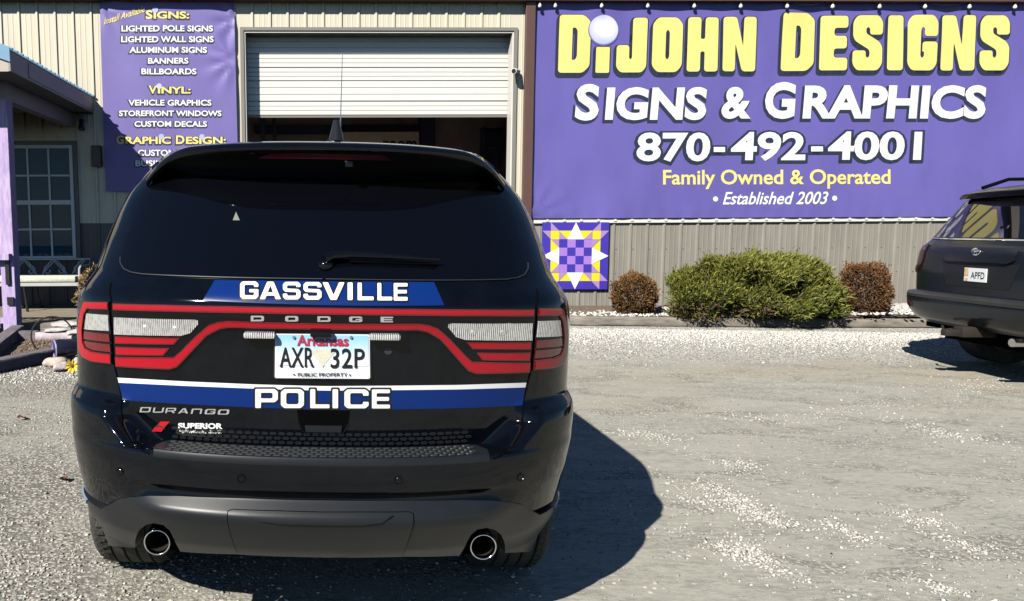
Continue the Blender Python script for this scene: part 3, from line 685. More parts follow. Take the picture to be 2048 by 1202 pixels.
print_on('founding_date', text_px('Established 2003', (1445, 383.5, 1655, 409), .014, shear=.32, tilt=-.003), fy_big, 'wprint', bb, .006)
def disc(px, py, r, n=24): return np.array([(px + r * math.cos(k * 2 * math.pi / n), py + r * math.sin(k * 2 * math.pi / n)) for k in range(n)]), [tuple(range(n))]
print_on('bullets', join2(disc(1430.5, 398, 5.2), disc(1668, 396.5, 5.2)), fy_big, 'wprint', bb, .006)
def ball_mat():
    m = mat('printed_pearl', (.8, .8, .85), .45); t = m.node_tree; tc = t.nodes.new('ShaderNodeTexCoord')
    g = t.nodes.new('ShaderNodeTexGradient'); g.gradient_type = 'SPHERICAL'; mp = t.nodes.new('ShaderNodeMapping')
    mp.vector_type = 'POINT'; mp.inputs['Location'].default_value = (-.62, -.5, -.62); mp.inputs['Scale'].default_value = (1.1, 1, 1.1)
    t.links.new(tc.outputs['Generated'], mp.inputs[0]); t.links.new(mp.outputs[0], g.inputs[0])
    cr = t.nodes.new('ShaderNodeValToRGB'); cr.color_ramp.elements[0].color = (.42, .45, .72, 1); cr.color_ramp.elements[1].color = (.84, .84, .86, 1)
    cr.color_ramp.elements[0].position = .25; cr.color_ramp.elements[1].position = .8
    t.links.new(g.outputs['Fac'], cr.inputs[0]); t.links.new(cr.outputs[0], t.nodes['Principled BSDF'].inputs['Base Color']); return m
M['pearl'] = ball_mat()
print_on('pearl_rim', disc(1206.5, 61, 31, 40), fy_big, 'purple2', bb, .010)
print_on('pearl_dot', disc(1206.5, 60, 29, 40), fy_big, 'pearl', bb, .013)

def fy_tall(u, v):
    u, v = np.asarray(u), np.asarray(v)
    q = -.05 + .006 * np.sin(u * 4.3 + v * 1.1) * np.sin(v * 2.3) + .004 * np.sin(u * 9 + v * 3)
    for (px, py, k, s) in ((468, 122, 9, .35), (470, 40, 7, .3), (205, 10, 8, .3)):
        c = np.array(wall(px, py)); r = np.hypot(u - c[0], v - c[1])
        q = q - .022 * np.exp(-(r / s) ** 2) * np.sin(np.arctan2(v - c[1], u - c[0]) * k) * np.clip(r / .1, 0, 1)
    return q
tb_ = thing('services_banner', 'tall narrow purple banner listing sign services, half in porch shadow', 'banner', MW @ at(-2.5, -.05, 2.0))
wall_sheet('cloth', ((200.5, 1), (468.5, 1), (478, 386), (213, 383)), fy_tall, 'purple2', tb_, .05)
HD = [('S', (291.5, 20.5, 305, 38.2)), ('IGNS:', (307.5, 23, 378.5, 37.6)), ('V', (297.5, 171.5, 314, 187.7)), ('INYL:', (316, 173.5, 381.5, 187.3)),
      ('G', (233, 271, 248, 288)), ('RAPHIC', (251, 273.5, 342, 288)), ('D', (352, 271, 369, 288)), ('ESIGN:', (372, 273.5, 452, 288))]
LN = [('LIGHTED POLE SIGNS', (243, 51, 426, 63.2)), ('LIGHTED WALL SIGNS', (242.5, 72.6, 427.5, 84.8)), ('ALUMINUM SIGNS', (259, 94, 414, 106)), ('BANNERS', (296, 115.8, 377, 127.6)),
      ('BILLBOARDS', (283, 137, 393, 149)), ('VEHICLE GRAPHICS', (257, 199.5, 423, 211.5)), ('STOREFRONT WINDOWS', (238, 221, 443, 232.5)), ('CUSTOM DECALS', (269, 242.3, 414, 253.8)), ('CUSTOM', (276, 299.5, 350, 312)), ('BUSINESS', (271, 320.5, 356, 332.5))]
for nm, lst, mm in (('headings', HD, 'yellow'), ('service_list', LN, 'wprint')):
    print_on(nm + '_shadow', join2(*[shift(text_px(s, b, .03, 1.6), -.6, 1.2) for s, b in lst]), fy_tall, 'shade', tb_, .003, cut=18)
    print_on(nm, join2(*[text_px(s, b, .03) for s, b in lst]), fy_tall, mm, tb_, .006, cut=18)
ins = text_px('Install Available', (208, 24, 290, 37), .012, shear=.3)
ins[0][:, 1] += -.32 * (ins[0][:, 0] - 248); print_on('install_note', ins, fy_tall, 'yellow', tb_, .005, cut=18)
print_on('pearl_dots', join2(disc(310.6, 20.5, 6), disc(318.6, 172.5, 5.6), disc(323, 273.5, 5.6), disc(404, 273.8, 5.4)), fy_tall, 'pearl', tb_, .008, cut=18)

# barn quilt
c = [np.array(wall(*p, -.05)) for p in ((1085, 444.5), (1218.5, 444.5), (1214.5, 578.5), (1084, 578.5))]
def qpt(a, b):
    a, b = a / 8, b / 8; q = (c[0] * (1 - a) + c[1] * a) * (1 - b) + (c[3] * (1 - a) + c[2] * a) * b; return q
qb = thing('barn_quilt', 'square painted quilt board with a white star, yellow and purple blocks', 'quilt board', MW @ at(float(c[3][0] + c[2][0]) / 2, -.05, float(c[2][1])))
mb = MB(); fq = [qpt(*p) for p in ((0, 0), (8, 0), (8, 8), (0, 8))]
mb.prism([tuple(p) for p in fq], -.05, -.03); obj('board', mb, 'q_blue', qb, frame=MW)
def qparts(name, polys, m, y):
    mb = MB()
    for p in polys: mb.add([(qpt(*k)[0], y, qpt(*k)[1]) for k in p], [tuple(range(len(p)))])
    obj(name, mb, m, qb, frame=MW)
def rot4(p): 
    out = [p]
    for _ in range(3): p = [(8 - b, a) for a, b in p]; out.append(p)
    return out
def flip(p): return [(b, a) for a, b in p]
qparts('yellow_square', [[(1, 1), (7, 1), (7, 7), (1, 7)]], 'q_yel', -.052)
qparts('centre_square', [[(2, 2), (6, 2), (6, 6), (2, 6)]], 'q_lav', -.054)
qparts('checker', [[(2 + i, 2 + j), (3 + i, 2 + j), (3 + i, 3 + j), (2 + i, 3 + j)] for i in range(4) for j in range(4) if (i + j) % 2 == 0], 'q_blue', -.056)
qparts('white_star', rot4([(4, 0), (3, 2.02), (5, 2.02)]), 'q_white', -.058)
A = [(1, 0), (2, 1), (1, 1)]; B2 = [(2, 1), (3, 2), (2, 2)]
qparts('mauve_points', rot4(A) + rot4(flip(A)), 'q_mauve', -.0535); qparts('lavender_points', rot4(B2) + rot4(flip(B2)), 'q_mauve', -.0575)

# string lights along the top of the big banner
sg = thing('string_lights', 'black cable of clear bulbs strung along the top of the big banner', 'string lights', MW @ at(7.4, -.2, EAVE))
bxs = [1080, 1111, 1203.6, 1296, 1389, 1482, 1575, 1666, 1760, 1851, 1940, 2031]
yb = -.13; cb = MB(); pts = []
us = [float(wall(p, 0, yb)[0]) for p in bxs]; z0 = float(wall(1500, 0, yb)[1]) - .005
for i, u in enumerate(us):
    pts.append((u, yb, z0 + .01))
    if i < len(us) - 1:
        for k in (1, 2, 3): t = k / 4; pts.append((u + (us[i + 1] - u) * t, yb, z0 + .01 - .05 * 4 * t * (1 - t) * (1.6 if i in (6, 9) else .5)))
cb.tube(pts, .007, 6); obj('cable', cb, 'wire', sg, frame=MW, smooth=True)
for u in us:
    s_ = MB(); s_.lathe([(0, 0), (.018, 0), (.02, -.05), (.014, -.055), (0, -.055)], (u, yb, z0), 'z', 12); so_ = obj('socket', s_, 'wire', sg, frame=MW, smooth=True)
    b_ = MB(); b_.lathe([(.012, -.056), (.02, -.07), (.028, -.09), (.026, -.108), (.014, -.122), (0, -.126)], (u, yb, z0), 'z', 14); obj('bulb', b_, 'bulb', sg, parent=so_, frame=MW, smooth=True, angle=None)
# security camera by the garage door
u, v = wall(1030, 143, -.16); u, v = float(u), float(v)
sc_ = thing('security_camera', 'small white security camera on the right jamb of the garage door', 'camera', MW @ at(u + .06, -.03, v - .1))
k = MB(); k.box(u + .035, u + .10, -.03, -.002, v - .11, v + .0, .006); k.tube([(u + .07, -.03, v - .05), (u + .05, -.09, v - .02)], .014, 8); obj('bracket', k, 'camwhite', sc_, frame=MW, smooth=True)
k = MB(); k.tube([(u + .075, -.05, v + .02), (u - .03, -.2, v)], .045, 14); obj('housing', k, 'camwhite', sc_, frame=MW, smooth=True)
k = MB(); k.tube([(u - .0305, -.2005, v), (u - .034, -.206, v - .001)], .034, 14); obj('lens', k, 'lampbox', sc_, frame=MW, smooth=True)
# black lamp box beside the window
a, b = wall(182, 291, -.1); a2, b2 = wall(203, 333, -.1)
k = MB(); k.box(float(a), float(a2), -.13, -.002, float(b2), float(b), .01)
solo('wall_light', k, 'lampbox', 'black box shaped wall light between the window and the tall banner', 'wall light', (float(a + a2) / 2, -.06, float(b2)))
bpy.data.objects['wall_light'].matrix_world = MW @ at(float(a + a2) / 2, -.06, float(b2))
# ------------------------------------------------------------------ cars: a body surface built from level outlines
def sstep(a, b, x): t = np.clip((np.asarray(x, float) - a) / (b - a), 0, 1); return t * t * (3 - 2 * t)
class Curve:
    """table smoothed into a curve"""
    def __init__(s, tab, sig=.010):
        k = np.array(tab, float); s.z = np.linspace(k[0, 0] - .1, k[-1, 0] + .1, 3000); v = np.interp(s.z, k[:, 0], k[:, 1])
        d = s.z[1] - s.z[0]; h = int(3 * sig / d); ker = np.exp(-.5 * (np.arange(-h, h + 1) * d / sig) ** 2); ker /= ker.sum()
        s.v = np.convolve(np.pad(v, h, mode='edge'), ker, 'valid')
    def __call__(s, z): return np.interp(z, s.z, s.v)
class Body:
    def __init__(s, W, Rt, Rb, Ft, L, m, bow, z0, xe, Lf=.75, pad=.76, frame=None, top=.86, ledge=None):
        s.ledge = Curve(ledge, .006) if ledge else None
        s.W, s.Rt, s.Rb, s.Ft = Curve(W, .014), Curve(Rt, .012), Curve(Rb, .007), Curve(Ft, .02)
        s.L, s.m, s.bow, s.z0, s.xe, s.Lf, s.pad, s.frame, s.top = Curve(L, .03), m, bow, z0, xe, Lf, pad, frame, top
        s.inv = np.array(frame.inverted())
    def k(s, x, z):
        a = 1 - sstep(s.pad - .003, s.pad + .003, z)
        e = s.xe[0] + (s.xe[1] - s.xe[0]) * np.clip((z - s.pad) / .08, 0, 1)
        b = sstep(e, e + .12, np.abs(x)) * (1 - sstep(s.top, s.top + .05, z))
        return np.maximum(a, b)
    def rear(s, x, z):
        x, z = np.asarray(x, float), np.asarray(z, float)
        W = s.W(z); q = np.clip(np.abs(x) / W, 0, .99995)
        kk = s.k(x, z); R = s.Rt(z) * (1 - kk) + s.Rb(z) * kk
        if s.ledge is not None: R = R + s.ledge(z) * (1 - sstep(.50, .72, np.abs(x)))
        return R + s.bow * q * q + s.L(z) * (1 - (1 - q ** s.m) ** (1 / s.m))
    def P(s, t, z, off=0.0):
        """t in [-1,1] across the rear, beyond that along the side; off = distance out of the surface"""
        t, z = np.broadcast_arrays(np.asarray(t, float), np.asarray(z, float))
        def p(t, z):
            tt = np.clip(t, -1, 1); x = s.W(z) * np.sin(tt * math.pi / 2)
            y = s.rear(x, z) + np.clip(np.abs(t) - 1, 0, None)
            return np.stack([x, y, z], -1)
        e = .004; a = p(t + e, z) - p(t - e, z); b = p(t, z + .003) - p(t, z - .003)
        n = np.cross(a, b); n /= np.linalg.norm(n, axis=-1, keepdims=True) + 1e-12
        return p(t, z) + n * off, n
    def px(s, px, py):
        """photo point -> (t, z) on the rear"""
        o, d = rays(px, py); o = s.inv[:3, :3] @ o + s.inv[:3, 3]; d = d @ s.inv[:3, :3].T
        y = np.full(d.shape[:-1], s.Rt.v.min() + .05)
        for _ in range(80):
            t = (y - o[1]) / d[..., 1]; x = o[0] + d[..., 0] * t; z = o[2] + d[..., 2] * t
            W = s.W(z); xc = np.clip(x, -W * .9995, W * .9995)
            y = .6 * y + .4 * s.rear(xc, z)
        return np.stack([np.arcsin(np.clip(x / W, -1, 1)) / (math.pi / 2), z], -1)
    def xz(s, x, z): return np.stack([np.arcsin(np.clip(np.asarray(x) / s.W(z), -1, 1)) / (math.pi / 2), np.asarray(z, float) + 0 * np.asarray(x)], -1)
    def patch(s, vf, off, rim=0.0, ct=.03, cz=.02, smooth=True):
        v, f, B = gridcut(vf[0], vf[1], ct, cz)
        P, n = s.P(v[:, 0], v[:, 1], off); mb = MB(); mb.v = [tuple(q) for q in P]; N = [tuple(q) for q in n]
        for t in f:
            a, b, c = P[t[0]], P[t[1]], P[t[2]]
            nn = sum((np.cross(P[t[i]] - P[t[0]], P[t[i + 1]] - P[t[0]]) for i in range(1, len(t) - 1)), np.zeros(3))
            mb.f.append(tuple(t) if nn @ n[t[0]] > 0 else tuple(t)[::-1])
        if rim:
            Q, _ = s.P(v[:, 0], v[:, 1], off - rim); cen = P.mean(0)
            own = {}
            for t in mb.f:
                for i in range(len(t)): own[(t[i], t[(i + 1) % len(t)])] = 1
            for a, b in B:
                if (a, b) not in own: a, b = b, a
                k = len(mb.v); mb.v += [tuple(P[a]), tuple(P[b]), tuple(Q[b]), tuple(Q[a])]
                d = np.cross(P[b] - P[a], n[a]); d /= np.linalg.norm(d) + 1e-12
                N += [tuple(d)] * 4; fc = (k + 1, k, k + 3, k + 2)
                nn = np.cross(np.array(mb.v[fc[1]]) - np.array(mb.v[fc[0]]), np.array(mb.v[fc[2]]) - np.array(mb.v[fc[0]]))
                mb.f.append(fc if nn @ d > 0 else fc[::-1])
        if smooth: mb.n = N; mb.smooth = True
        return mb
    def shell(s, zs, nt=120, ns=56, nf=30, arch=None):
        """outline rows; returns verts (row, col) and a function giving the zone of each column"""
        tr = np.linspace(-1, 1, nt + 1); us = np.linspace(0, 1, ns + 1)[1:-1]; tf = np.linspace(1, -1, nf + 1); rows = []
        for z in zs:
            W = float(s.W(z)); Pr, _ = s.P(tr, np.full(nt + 1, z)); yr = Pr[-1, 1]
            yf = float(s.Ft(z)) - s.Lf * min(1, W); yf = max(yf, yr + .05)
            side = np.stack([np.full(ns - 1, W), yr + (yf - yr) * us, np.full(ns - 1, z)], -1)
            xf = W * np.sin(tf * math.pi / 2); q = np.clip(np.abs(xf) / W, 0, 1)
            fr = np.stack([xf, yf + (max(float(s.Ft(z)), yf) - yf) * (1 - q ** 2.4) ** (1 / 2.4), np.full(nf + 1, z)], -1)
            left = side[::-1] * np.array([-1, 1, 1]); rows.append(np.concatenate([Pr, side, fr, left]))
        return np.array(rows), nt, ns, nf
def wheel(root, frame, x, y, r, wd, side, rim='rim', grooves=True):
    mb = MB(); h = wd / 2
    mb.lathe([(.03, side * h * .55), (.08, side * h * .6), (r * .6, side * h * .75), (r * .64, side * h * .9), (r * .66, side * h * .96), (r * .66, -side * h * .9), (.05, -side * h * .3)], (x, y, r), 'x', 40)
    for k in range(5):
        a = k * 2 * math.pi / 5
        mb.tube([(x + side * h * .78, y + .05 * math.cos(a), r + .05 * math.sin(a)), (x + side * h * .86, y + r * .62 * math.cos(a), r + r * .62 * math.sin(a))], [.045, .03], 8)
    o = obj('wheel', mb, rim, root, frame=frame, smooth=True)
    pr = [(r * .66, -h * .96), (r * .72, -h * 1.04), (r * .86, -h * 1.05), (r * .95, -h * .97), (r * .985, -h * .84)]
    if grooves:
        for g in (-.55, -.2, .15, .5): pr += [(r, h * (g - .0)), (r, h * (g + .06)), (r - .012, h * (g + .075)), (r - .012, h * (g + .125)), (r, h * (g + .14))]
    pr += [(r * .985, h * .84), (r * .95, h * .97), (r * .86, h * 1.05), (r * .72, h * 1.04), (r * .66, h * .96)]
    t = MB().lathe(pr, (x, y, r), 'x', 72)
    if grooves:
        for k in range(64):
            a = 2 * math.pi * (k + .5) / 64
            for g0, g1 in ((-.82, -.57), (.66, .82)):
                c, q = math.cos(a), math.sin(a); c2, q2 = math.cos(a + .05), math.sin(a + .05)
                t.add([(x + h * g0, y + (r + .003) * c, r + (r + .003) * q), (x + h * g1, y + (r + .004) * c, r + (r + .004) * q), (x + h * g1, y + (r + .004) * c2, r + (r + .004) * q2), (x + h * g0, y + (r + .003) * c2, r + (r + .003) * q2)], [(0, 1, 2, 3)])
    obj('tyre', t, 'rubber', root, parent=o, frame=frame, smooth=True, angle=.5)
def side_glass(b, root, frame, polys, m='glass', off=.004):
    for s in (1, -1):
        for i, pl in enumerate(polys):
            pl = np.array(pl); v, f, _ = gridcut(pl, [tuple(range(len(pl)))], .1, .04)
            x = s * (b.W(v[:, 1]) + off); mb = MB(); mb.v = [tuple(q) for q in np.stack([x, v[:, 0], v[:, 1]], -1)]; mb.f = f; mb.smooth = True
            obj('side_window', mb, m, root, frame=frame, angle=None)

# ------------------------------------------------------------------ the police car
Y0 = 4.80
MCAR = Matrix.Translation((-.03, Y0, 0.0)) @ Matrix.Rotation(rad(1.2), 4, 'Y')
def shy(tab): return [(z, y - Y0) for z, y in tab]
CB = Body(
    W=[(.24, .85), (.36, .875), (.42, .885), (.48, .893), (.55, .90), (.7, .915), (.85, .930), (.95, .925), (1.0, .923), (1.1, .919), (1.17, .912), (1.22, .90), (1.26, .885), (1.31, .858), (1.42, .84), (1.52, .812), (1.6, .78), (1.69, .72), (1.75, .668), (1.79, .622), (1.815, .57), (1.83, .50), (1.84, .36), (1.847, .12)],
    Rt=shy([(.60, 2.36), (.76, 2.352), (.80, 2.345), (.90, 2.335), (1.0, 2.33), (1.1, 2.322), (1.16, 2.312), (1.20, 2.303), (1.235, 2.303), (1.255, 2.315), (1.28, 2.345), (1.31, 2.378), (1.34, 2.402), (1.60, 2.62), (1.64, 2.655), (1.68, 2.70), (1.72, 2.76), (1.75, 2.83), (1.78, 2.93), (1.80, 3.03), (1.83, 3.28), (1.847, 3.7)]),
    Rb=shy([(.24, 2.44), (.34, 2.40), (.40, 2.345), (.44, 2.31), (.50, 2.285), (.56, 2.265), (.60, 2.25), (.64, 2.235), (.70, 2.225), (.745, 2.225), (.765, 2.235), (.80, 2.24), (.84, 2.25), (.88, 2.275), (.92, 2.33)]),
    Ft=shy([(.36, 7.1), (.5, 7.28), (.7, 7.33), (.95, 7.25), (1.02, 7.1), (1.07, 6.6), (1.12, 6.1), (1.17, 5.85), (1.4, 5.4), (1.6, 4.98), (1.75, 4.55), (1.8, 4.3), (1.847, 4.0)]),
    L=[(.36, .48), (.7, .50), (.95, .46), (1.2, .44), (1.4, .42), (1.7, .32), (1.85, .1)], m=2.5, bow=.045, z0=.36, xe=(.53, .62), frame=MCAR, ledge=[(.2, 0), (.38, 0), (.44, -.012), (.50, -.03), (.55, -.046), (.575, -.047), (.628, .017), (.645, .004), (.66, 0), (2, 0)])
car = thing('police_car', 'black police SUV with blue and white rear stripes parked facing the garage', 'police car', MCAR)
zs = np.unique(np.round(np.concatenate([np.arange(.62, .745, .0125), np.arange(.745, .7551, .005), np.arange(.756, .766, .0012), np.arange(.769, .95, .004), np.arange(.95, 1.34, .0085), np.arange(1.34, 1.66, .02), np.arange(1.66, 1.80, .01), np.arange(1.80, 1.8471, .004)]), 5))
zs = np.concatenate([[.37, .42, .47, .50, .52, .54, .56, .58, .60], zs])
rows, nt, ns, nf = CB.shell(zs, 200)
nc = rows.shape[1]; zone = {'body': MB(), 'tailgate': MB(), 'bumper': MB()}
for mbz in zone.values(): mbz.v = [tuple(q) for q in rows.reshape(-1, 3)]; mbz.smooth = True
AX = (3.22 - Y0, 6.40 - Y0); RW = .395
for j in range(len(zs) - 1):
    for i in range(nc):
        i2 = (i + 1) % nc; f = (j * nc + i, j * nc + i2, (j + 1) * nc + i2, (j + 1) * nc + i)
        c = (rows[j, i] + rows[j, i2] + rows[j + 1, i2] + rows[j + 1, i]) / 4; x, y, z = c
        if i < nt:
            if z < .605 and not (abs(x) > .58 and z > .52): continue       # the plastic skirt covers this
            k = float(CB.k(x, z))
            if k > .5 or z < .757: zone['bumper'].f.append(f)
            elif abs(x) < float(.665 if z < 1.3 else .665 + (z - 1.3) * -.1) and z < 1.76: zone['tailgate'].f.append(f)
            else: zone['body'].f.append(f)
        else:
            if any((y - a) ** 2 + (z - RW) ** 2 < .455 ** 2 for a in AX) and abs(x) > .6: continue
            if i >= nt + ns and i < nt + ns + nf and z < .30: continue
            zone['body'].f.append(f)
def prune(mb):
    used = sorted({i for f in mb.f for i in f}); mp = {a: b for b, a in enumerate(used)}
    if mb.n is not None: mb.n = [mb.n[i] for i in used]
    mb.v = [mb.v[i] for i in used]; mb.f = [tuple(mp[i] for i in f) for f in mb.f]; return mb
zone['body'].f.append(tuple((len(zs) - 1) * nc + i for i in range(nc)))
for nm in ('body', 'tailgate', 'bumper'): obj(nm, prune(zone[nm]), 'paint', car, frame=MCAR, angle=.9)
PART = {o.name.split('.')[0]: o for o in car.children}
ub = MB(); ub.box(-.62, .62, 2.64 - Y0, 3.9 - Y0, .28, .44); ub.box(-.80, .80, 3.9 - Y0, 5.9 - Y0, .28, .6); ub.box(-.60, .60, 2.52 - Y0, 3.89 - Y0, .45, .62); ub.box(-.66, .66, 5.9 - Y0, 7.0 - Y0, .28, .8); obj('underbody', ub, 'gap', car, frame=MCAR)
ex = MB(); ex.tube([(-.565, 2.70 - Y0, .37), (-.3, 3.0 - Y0, .33), (.3, 3.0 - Y0, .33), (.565, 2.70 - Y0, .37)], .04, 10)
ex.box(-.45, .45, 3.0 - Y0, 3.12 - Y0, .24, .40, .02); obj('axle', ex, 'gap', car, frame=MCAR, smooth=True)
for y in AX:
    for s in (1, -1): wheel(car, MCAR, s * .785, y, RW, .285, s)
# wheel arch lips and roof rails
for y in AX:
    for s in (1, -1):
        a = MB(); pts = []
        for k in range(15):
            q = math.pi * (k / 14) * 1.06 - .1; z = RW + .455 * math.sin(q); pts.append((s * (float(CB.W(max(z, .37))) - .005), y + .455 * math.cos(q), max(z, .37)))
        a.tube(pts, .016, 8); obj('wheel_arch', a, 'trim', car, frame=MCAR, smooth=True)
for s in (1, -1):
    a = MB(); a.tube([(s * .575, 3.55 - Y0, 1.78), (s * .58, 3.7 - Y0, 1.812), (s * .585, 4.2 - Y0, 1.822), (s * .58, 5.0 - Y0, 1.80), (s * .58, 5.1 - Y0, 1.76)], .016, 8); obj('roof_rail', a, 'gloss', car, frame=MCAR, smooth=True)
    a = MB(); a.lump((s * 1.055, 5.35 - Y0, 1.20), .12, 3, 3, (.9, .55, .75), .05); a.tube([(s * .90, 5.32 - Y0, 1.15), (s * 1.0, 5.34 - Y0, 1.17)], .03, 8); obj('door_mirror', a, 'paint', car, frame=MCAR, smooth=True, angle=None)
side_glass(CB, car, MCAR, [[(3.0 - Y0, 1.33), (3.62 - Y0, 1.25), (3.62 - Y0, 1.66), (3.22 - Y0, 1.66)], [(3.68 - Y0, 1.25), (4.55 - Y0, 1.22), (4.50 - Y0, 1.68), (3.68 - Y0, 1.67)], [(4.62 - Y0, 1.22), (5.35 - Y0, 1.20), (5.1 - Y0, 1.45), (4.85 - Y0, 1.66), (4.58 - Y0, 1.68)]])
for s in (1, -1):
    a = MB(); a.tube([(s * (CB.W(.55) + .002), 3.9 - Y0, .55), (s * (CB.W(.55) + .002), 5.6 - Y0, .55)], .02, 8)
    for yy in (3.62, 4.58): a.tube([(s * (float(CB.W(z)) + .0005), yy - Y0 + (1.2 - z) * .05, z) for z in np.arange(.5, 1.22, .06)], .003, 6)
    a_ = obj('door_line', a, 'gap', car, frame=MCAR, smooth=True)

# --- pieces of the rear, drawn on its surface
def ptz(*pts): q = np.array(pts, float); return CB.px(q[:, 0], q[:, 1])
def sym(left):
    """left half outline (photo points, ends on the centre line) mirrored to a whole outline"""
    a = CB.px(np.array(left, float)[:, 0], np.array(left, float)[:, 1]); a = np.concatenate([a, (a * np.array([-1, 1]))[::-1]]); return a
def mir(a): return (a * np.array([-1, 1]))[::-1]
def poly(a): return poly_raw([[tuple(p) for p in a]])
def core(name, a, g, off, parent):  # brighter strip centre: lamp gradient painted as a second red
    k = np.array([1.35, 1.0]); b = np.array(outset([tuple(q) for q in a * k], -g)) / k
    obj(name, CB.patch(poly(b), off), 'red', car, parent=parent, frame=MCAR, angle=None)
def both(name, pts, off, rim, m, parent, cl=None):
    a = ptz(*pts)
    for q in (a, mir(a)): obj(name, CB.patch(poly(q), off, rim), m, car, parent=parent, frame=MCAR, angle=None)
def decal(name, vf, off, m, parent=None):
    return obj(name, CB.patch((CB.px(vf[0][:, 0], vf[0][:, 1]), vf[1]), off), m, car, parent=parent, frame=MCAR, angle=None)
def line(name, pts, r, m, parent, n=6, off=None):
    a = ptz(*pts); d = [a[0]]
    for p, q in zip(a[:-1], a[1:]):
        for k in range(1, 9): d.append(p + (q - p) * k / 8)
    d = np.array(d)
    for q in (d, mir(d)):
        P, _ = CB.P(q[:, 0], q[:, 1], r * .15 if off is None else off); obj(name, MB().tube([tuple(t) for t in P], r, n), m, car, parent=parent, frame=MCAR, smooth=True)
TG, BU, BO = PART['tailgate'], PART['bumper'], PART['body']
# rear window
gl = sym([(645, 559), (478, 556.5), (339, 552), (285, 549), (262, 545), (248, 538), (241.5, 526), (242, 512), (249, 488), (270, 437), (296, 372), (312, 352), (330, 350), (480, 350), (645, 350)])
rw = obj('rear_window', CB.patch(poly(gl), .003, .008, .02, .015), 'glass', car, parent=None, frame=MCAR, angle=None)
P_, _ = CB.P(*(np.concatenate([np.linspace(p, q, 6)[:-1] for p, q in zip(gl[:7], gl[1:8])]).T), .003)
for s in (1, -1):
    obj('window_seal', MB().tube([(s * p[0], p[1], p[2]) for p in P_], .0022, 6), 'trimlite', car, parent=rw, frame=MCAR, smooth=True)
# gap round the tailgate
line('panel_gap', [(222, 566), (224, 604)], .0028, 'gap', TG); line('panel_gap', [(229, 728), (235.5, 757), (243, 800), (243, 850), (262, 884), (299, 908)], .003, 'gap', TG)
# lamps: dark housing, red racetrack, clear lenses
ho = sym([(646, 612), (470, 609), (330, 606), (227, 603.5), (231, 660), (233.5, 733), (342, 739), (358, 734), (373, 719), (417, 671), (442, 658), (460, 655), (646, 660)])
lb = obj('light_bar', CB.patch(poly(ho), .006, .014, .02, .02), 'gloss', car, frame=MCAR, angle=None)
ub_ = sym([(646, 615.5), (470, 612.5), (330, 609.5), (229.5, 607), (230, 619.5), (330, 622), (470, 625), (646, 628)]); us_ = obj('red_light_strip', CB.patch(poly(ub_), .010, .006), 'reddk', car, parent=lb, frame=MCAR, angle=None); core('painted_glow', ub_, .0042, .0112, lb)
rb = sym([(646, 645), (456, 640), (437.5, 642), (419, 648.5), (393.6, 670), (364, 701), (350, 713), (234.5, 712), (235.5, 732), (342, 737.5), (357, 732.5), (371.6, 717.6), (415.5, 670), (441, 656.5), (459.5, 653.3), (646, 657)])
obj('red_light_strip', CB.patch(poly(rb), .011, .007), 'reddk', car, parent=lb, frame=MCAR, angle=None); core('painted_glow', rb, .0045, .0122, lb)
both('reverse_light', [(232, 633.5), (390, 638), (398, 640), (399, 646), (383, 664.5), (364, 670), (232, 667.5)], .010, .006, 'lens', lb)
for cx_, cy_ in ((293, 650), (352, 652)):
    for r_, m_, lf in ((9, 'lens', .0108), (3, 'white', .0116)):
        d_ = disc(cx_, cy_, r_, 18); both('bulb_cup', [tuple(q) for q in d_[0]], lf, 0, m_, lb)
both('brake_light', [(234, 671), (362, 674.5), (350, 688), (234, 686)], .010, .006, 'reddk', lb); a_ = ptz(*[(234, 671), (362, 674.5), (350, 688), (234, 686)]); core('painted_brake_glow', a_, .0035, .0112, lb); core('painted_brake_glow', mir(a_), .0035, .0112, lb)
both('brake_light', [(235, 692), (342, 695), (329.5, 710), (235.5, 709)], .010, .006, 'reddk', lb); a_ = ptz(*[(235, 692), (342, 695), (329.5, 710), (235.5, 709)]); core('painted_brake_glow', a_, .0035, .0112, lb); core('painted_brake_glow', mir(a_), .0035, .0112, lb)
a = ptz((221.5, 602.5), (172, 601), (163.5, 626), (158.5, 662), (160.5, 699), (168, 716), (187, 724.5), (227.5, 728.5))
# the outer lamps wrap on to the flank
def outer(name, pts, off, rim, m, parents):
    a = ptz(*pts); out = []
    for q, p in ((a, parents[0]), (mir(a), parents[1])): out.append(obj(name, CB.patch(poly(q), off, rim), m, car, parent=p, frame=MCAR, angle=None))
    return out
tl = outer('tail_light', [(221.5, 602.5), (172, 601.5), (165, 622), (160.5, 655), (161, 695), (168, 714), (187, 724), (227.5, 728.5), (224.5, 660)], .006, .014, 'gloss', (None, None))
outer('red_light_strip', [(220.5, 604.5), (173, 603.5), (166, 624), (161.5, 656), (162.5, 694), (169, 712.5), (187, 722), (226.5, 726.5), (225.8, 707), (190, 702), (176, 695), (171, 682), (170, 660), (174, 628), (180, 617), (221, 618.5)], .011, .007, 'reddk', tl)
a_ = ptz((220.5, 604.5), (173, 603.5), (166, 624), (161.5, 656), (162.5, 694), (169, 712.5), (187, 722), (226.5, 726.5), (225.8, 707), (190, 702), (176, 695), (171, 682), (170, 660), (174, 628), (180, 617), (221, 618.5))
core('painted_glow', a_, .0035, .0122, tl[0]); core('painted_glow', mir(a_), .0035, .0122, tl[1])
outer('reverse_light', [(178, 626), (220.3, 629), (222, 660.5), (173.5, 657.5)], .010, .006, 'lens', tl)
outer('brake_light', [(173.5, 661.5), (222, 667), (223.5, 683), (172.5, 677)], .010, .006, 'reddk', tl)
outer('brake_light', [(173, 681), (223.7, 687.5), (225.3, 703), (190, 699), (177.5, 693)], .010, .006, 'reddk', tl)
